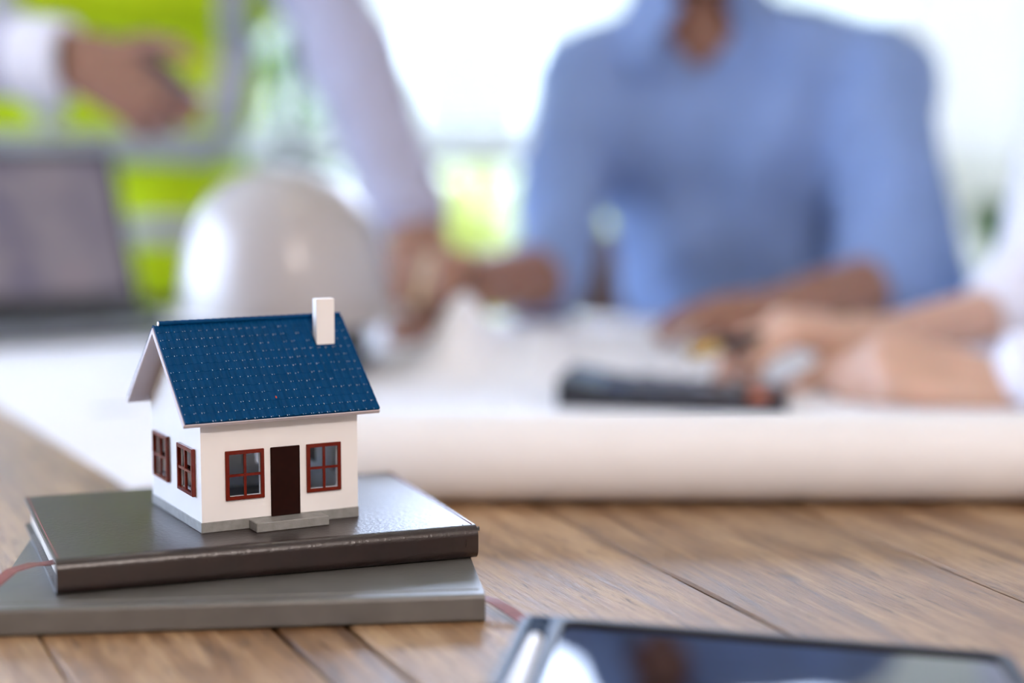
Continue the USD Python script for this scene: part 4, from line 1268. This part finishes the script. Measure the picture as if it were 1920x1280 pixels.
legB = legs([V3(-0.72, 2.68, 0.90), V3(-0.57, 2.68, 0.90)], [V3(-0.73, 2.66, 0.48), V3(-0.54, 2.66, 0.48)], [V3(-0.74, 2.72, 0.09), V3(-0.53, 2.72, 0.09)], None)
hR = hand_bones(wrR, V3(0.86, -0.12, -0.42), V3(0.05, -0.90, 0.42), -1, [(0.75, 1.2, 0.6), (1.0, 1.3, 0.7), (1.15, 1.4, 0.8), (1.2, 1.4, 0.8)], thumb=(0.3, 0.4, 0.3), tdir=V3(0.80, -0.25, 0.50), sc=1.05)
hL = hand_bones(wrL, V3(0.06, -0.60, -0.58), V3(0.12, -0.70, 0.70), 1, [(0.35, 0.75, 0.45), (0.4, 0.8, 0.5), (0.4, 0.8, 0.5), (0.4, 0.8, 0.5)], thumb=(0.1, 0.3, 0.3))
headV = V3(-0.47, 2.325, 1.565)
person_common(t, None, M["skin_mid"], headV, V3(0.25, -0.80, -0.55), V3(0.1, -0.50, 0.86), infl(torso, -0.012) + infl(armsB, -0.004) + legB, [hR, hL])
sb = infl(torso[:3], 0.012) + infl(torso[4:], 0.012) + [(nk - [0, -0.03, 0.09], nk - [0, -0.02, -0.01], 0.072, 0.066),
                                                       (shR, elR, 0.068, 0.056), (elR, lp_(elR, wrR, 0.80), 0.056, 0.046), (shL, elL, 0.068, 0.056), (elL, lp_(elL, wrL, 0.88), 0.058, 0.046)]
sh = blob(sb, 0.008, 0.03, [lambda P: 0.86 - P[..., 2]])
noise_fold(sh, 0.022, 9, 21)
part(t, "shirt", sh, M["lavender_cloth"], True, world=True)
dR = unit(wrR - elR)
c1 = wrR - dR * 0.012
part(t, "cuff", tube([c1 - dR * 0.062, c1 - dR * 0.058, c1 - dR * 0.003, c1], [0.040, 0.0475, 0.0445, 0.038], 28), M["white_cloth"], 50, world=True, label="white shirt cuff")
part(t, "wrist_strap", tube([c1 + dR * 0.0005, c1 + dR * 0.0025, c1 + dR * 0.0075, c1 + dR * 0.0095], [0.0270, 0.0315, 0.0315, 0.0270], 28), M["belt"], 50, world=True, label="dark watch strap")
vest_b = infl(torso[:3], 0.030) + [(V3(-0.685, 2.36, 1.29), V3(-0.565, 2.42, 1.335), 0.086, 0.080), (V3(-0.372, 2.445, 1.30), V3(-0.455, 2.445, 1.345), 0.084, 0.080), (V3(-0.72, 2.68, 0.82), V3(-0.555, 2.68, 0.82), 0.135, 0.135)]


def v_open(P):
    c = V3(-0.50, 2.30, 1.20)
    q = P - c
    return -np.maximum.reduce([np.abs(q[..., 0]) - np.maximum(q[..., 2], 0) * 0.55, -q[..., 2], q[..., 1] - 0.10])


ve = blob(vest_b, 0.008, 0.035, [lambda P: 0.735 - P[..., 2], v_open])
noise_fold(ve, 0.020, 8, 31, (1, 1, 0.5))
vest = part(t, "vest", ve, M["neon"], True, world=True, label="yellow-green safety vest")


def stripe(cut):
    """A band of tape that follows the vest within a cut."""
    b_ = blob(infl(vest_b, 0.004), 0.008, 0.035, [lambda P: 0.735 - P[..., 2], v_open, cut], smooth=1)
    return noise_fold(b_, 0.020, 8, 31, (1, 1, 0.5))


for zc, zw in ((0.962, 0.027), (0.842, 0.025)):
    part(t, "reflective_band", stripe(lambda P: np.abs(P[..., 2] - zc) - zw), M["reflector"], 40, world=True, label="grey reflective tape")
for x0, k in ((-0.375, 1), (-0.66, -1)):
    part(t, "reflective_band", stripe(lambda P: np.maximum(np.abs(P[..., 0] - (x0 + k * (P[..., 2] - 1.15) * 0.20)) - 0.025, 0.987 - P[..., 2])), M["reflector"], 40, world=True, label="grey reflective tape")
tr = blob(infl(legB, 0.016) + [(V3(-0.72, 2.68, 0.86), V3(-0.575, 2.68, 0.86), 0.118, 0.118)], 0.012, 0.03, [lambda P: P[..., 2] - 0.86])
part(t, "trousers", tr, M["trousers"], True, world=True)
for x in (-0.74, -0.53):
    part(t, "shoe", blob([(V3(x, 2.74, 0.055), V3(x, 2.56, 0.035), 0.045, 0.034), (V3(x, 2.74, 0.05), V3(x, 2.74, 0.11), 0.045, 0.044)], 0.008, 0.02, [lambda P: 0.002 - P[..., 2]]), M["shoe"], True, world=True)

p_a, p_b = at(385, 190, 1.86), at(300, 128, 1.905)
pn = thing("pen", "dark slim pen in the raised hand of the person in the vest", "pen", p_a)
dv = unit(p_b - p_a)
part(pn, "barrel", tube([p_a + dv * 0.010, p_b, p_b + dv * 0.06], 0.0045, 14), M["calc"], 40, world=True)
part(pn, "point", tube([p_a, p_a + dv * 0.0099], [0.001, 0.0042], 14), M["steel"], 40, world=True)

# --- the person in white at the right
t = thing("person", "person in a white shirt at the right edge, both hands by the calculator", "person", (0.86, 1.72, 0.0))
pel = V3(0.93, 1.72, 0.53)
nk = V3(0.735, 1.70, 1.16)
shR, shL = V3(0.605, 1.80, 1.055), V3(0.715, 1.515, 1.055)
elR, wrR = V3(0.535, 1.745, 0.812), at(1630, 640, 1.60)
elL, wrL = V3(0.640, 1.47, 0.800), at(1850, 728, 1.475)
torso = [(V3(0.755, 1.80, 0.97), V3(0.785, 1.60, 0.97), 0.100, 0.100), (V3(0.83, 1.80, 0.78), V3(0.84, 1.64, 0.78), 0.100, 0.100), (V3(0.91, 1.81, 0.56), V3(0.91, 1.63, 0.56), 0.112, 0.112),
         (nk - [-0.02, 0, 0.09], nk + [-0.02, 0, 0.08], 0.058, 0.052), (shR, nk - [0, 0, 0.06], 0.052, 0.06), (shL, nk - [0, 0, 0.06], 0.052, 0.06)]
armsB = [(shR, elR, 0.048, 0.036), (elR, wrR, 0.038, 0.027), (shL, elL, 0.048, 0.036), (elL, wrL, 0.038, 0.028)]
legB = legs([V3(0.90, 1.81, 0.54), V3(0.90, 1.63, 0.54)], [V3(0.47, 1.83, 0.51), V3(0.47, 1.60, 0.51)], [V3(0.50, 1.83, 0.09), V3(0.50, 1.60, 0.09)], None)
hR = hand_bones(wrR, V3(-0.90, -0.28, 0.20), V3(0.05, -0.18, 0.98), -1, [(0.75, 0.95, 0.5), (0.60, 0.75, 0.4), (0.8, 1.0, 0.6), (0.9, 1.1, 0.6)], thumb=(0.15, 0.4, 0.3), tdir=V3(-0.75, -0.55, -0.35), sc=1.0)
hL = hand_bones(wrL, V3(-0.95, 0.10, 0.22), V3(0.10, -0.55, 0.83), 1, [(0.85, 0.7, 0.4), (0.9, 0.75, 0.4), (0.95, 0.8, 0.4), (1.0, 0.8, 0.4)], thumb=(0.2, 0.3, 0.3))
headW = V3(0.655, 1.70, 1.335)
person_common(t, None, M["skin_fair"], headW, V3(-0.85, 0.05, -0.50), V3(-0.45, 0, 0.9), infl(torso, -0.012) + infl(armsB, -0.004) + legB, [hR, hL])
sb = infl(torso[:3], 0.014) + infl(torso[4:], 0.013) + [(nk - [-0.02, 0, 0.09], nk - [-0.01, 0, -0.01], 0.070, 0.064),
                                                       (shR, elR, 0.070, 0.062), (elR, lp_(elR, wrR, 0.22), 0.060, 0.054), (shL, elL, 0.068, 0.056), (elL, lp_(elL, wrL, 0.84), 0.052, 0.042)]
sh = blob(sb, 0.008, 0.03, [lambda P: 0.52 - P[..., 2], lambda P: np.where((P[..., 0] < 0.70) & (P[..., 2] < T + 0.1), T + 0.003 - P[..., 2], -1.0)])
noise_fold(sh, 0.016, 9, 41)
part(t, "shirt", rest_on_table(sh), M["white_cloth"], True, world=True)
dL = unit(wrL - elL)
c1 = wrL - dL * 0.020
cf = tube([c1 - dL * 0.060, c1 - dL * 0.056, c1 - dL * 0.003, c1], [0.038, 0.045, 0.043, 0.036], 28)
cf.vertices[:, 2] = np.maximum(cf.vertices[:, 2], T + 0.003)
part(t, "cuff", cf, M["white_cloth"], 50, world=True)
tr = blob(infl(legB, 0.014) + [(V3(0.91, 1.81, 0.55), V3(0.91, 1.63, 0.55), 0.125, 0.125)], 0.012, 0.03, [lambda P: P[..., 2] - 0.60])
part(t, "trousers", tr, M["trousers"], True, world=True)
for y in (1.83, 1.60):
    part(t, "shoe", blob([(V3(0.52, y, 0.055), V3(0.34, y, 0.035), 0.045, 0.034), (V3(0.52, y, 0.05), V3(0.52, y, 0.10), 0.045, 0.042)], 0.008, 0.02, [lambda P: 0.002 - P[..., 2]]), M["shoe"], True, world=True)


# ------------------------------------------------------------------ chairs
def chair(label, loc, rz):
    t = thing("dining_chair", label, "chair", loc, rz)
    part(t, "seat", bx(-0.21, 0.21, -0.21, 0.21, 0.385, 0.415, 0.008), M["chair_wood"])
    for x in (-0.185, 0.185):
        for y in (-0.185, 0.185):
            part(t, "leg", tube([(x * 1.08, y * 1.08, 0.0), (x, y, 0.385)], [0.015, 0.019], 10), M["chair_wood"])
        part(t, "back_post", tube([(x, 0.185, 0.41), (x, 0.235, 0.66), (x, 0.27, 0.84)], 0.016, 10), M["chair_wood"])
    part(t, "backrest", bx(-0.19, 0.19, 0.248, 0.266, 0.68, 0.83, 0.006), M["chair_wood"])


chair("wooden chair under the person in the blue shirt", (0.30, 2.50, 0), 0.0)
chair("wooden chair under the person in the white shirt", (0.95, 1.72, 0), -math.pi / 2)

# ------------------------------------------------------------------ potted plant at the right
pp = at(1835, 400, 3.4)
pt = thing("potted_plant", "green leafy potted plant behind the seated people on the right", "plant", (pp[0] + 0.02, 3.4, 0))
part(pt, "pot", lathe([(0, 0), (0.13, 0), (0.17, 0.30), (0.185, 0.30), (0.185, 0.34), (0.165, 0.34), (0.155, 0.30), (0, 0.30)], 40), M["pot"], 40)
part(pt, "soil", lathe([(0, 0.3002), (0.154, 0.3002), (0.154, 0.318), (0, 0.322)], 30), M["soil"], 40)
rp = np.random.default_rng(8)
for i in range(11):
    a = i * 2.4 + rp.normal() * 0.2
    lean, hh = rp.uniform(0.04, 0.16), rp.uniform(0.60, 0.84)
    tipp = np.array([lean * math.cos(a), lean * math.sin(a), hh])
    st_p = [(0.02 * math.cos(a), 0.02 * math.sin(a), 0.31), tuple(tipp * [0.5, 0.5, 0.65] + [0, 0, 0.06]), tuple(tipp)]
    s_ = part(pt, "stem", tube(st_p, [0.006, 0.005, 0.004], 6), M["plant_leaf"])
    u_ = np.linspace(0, 1, 9)
    Lf, wf_ = rp.uniform(0.20, 0.30), rp.uniform(0.05, 0.08)
    spine = tipp + np.c_[np.cos(a) * u_ * Lf * 0.55, np.sin(a) * u_ * Lf * 0.55, Lf * (u_ * 0.75 - 0.45 * u_ ** 2)]
    wd = wf_ * np.sin(np.pi * (0.06 + 0.94 * u_) ** 0.8) + 0.001
    sd = np.array([-math.sin(a), math.cos(a), 0])
    g_ = np.stack([spine - sd * wd[:, None], spine + [0, 0, -0.006], spine + sd * wd[:, None]], 1)
    part(pt, "leaf", grid_solid(g_ + [0, 0, 0.0006], g_), M["plant_leaf"], 60)
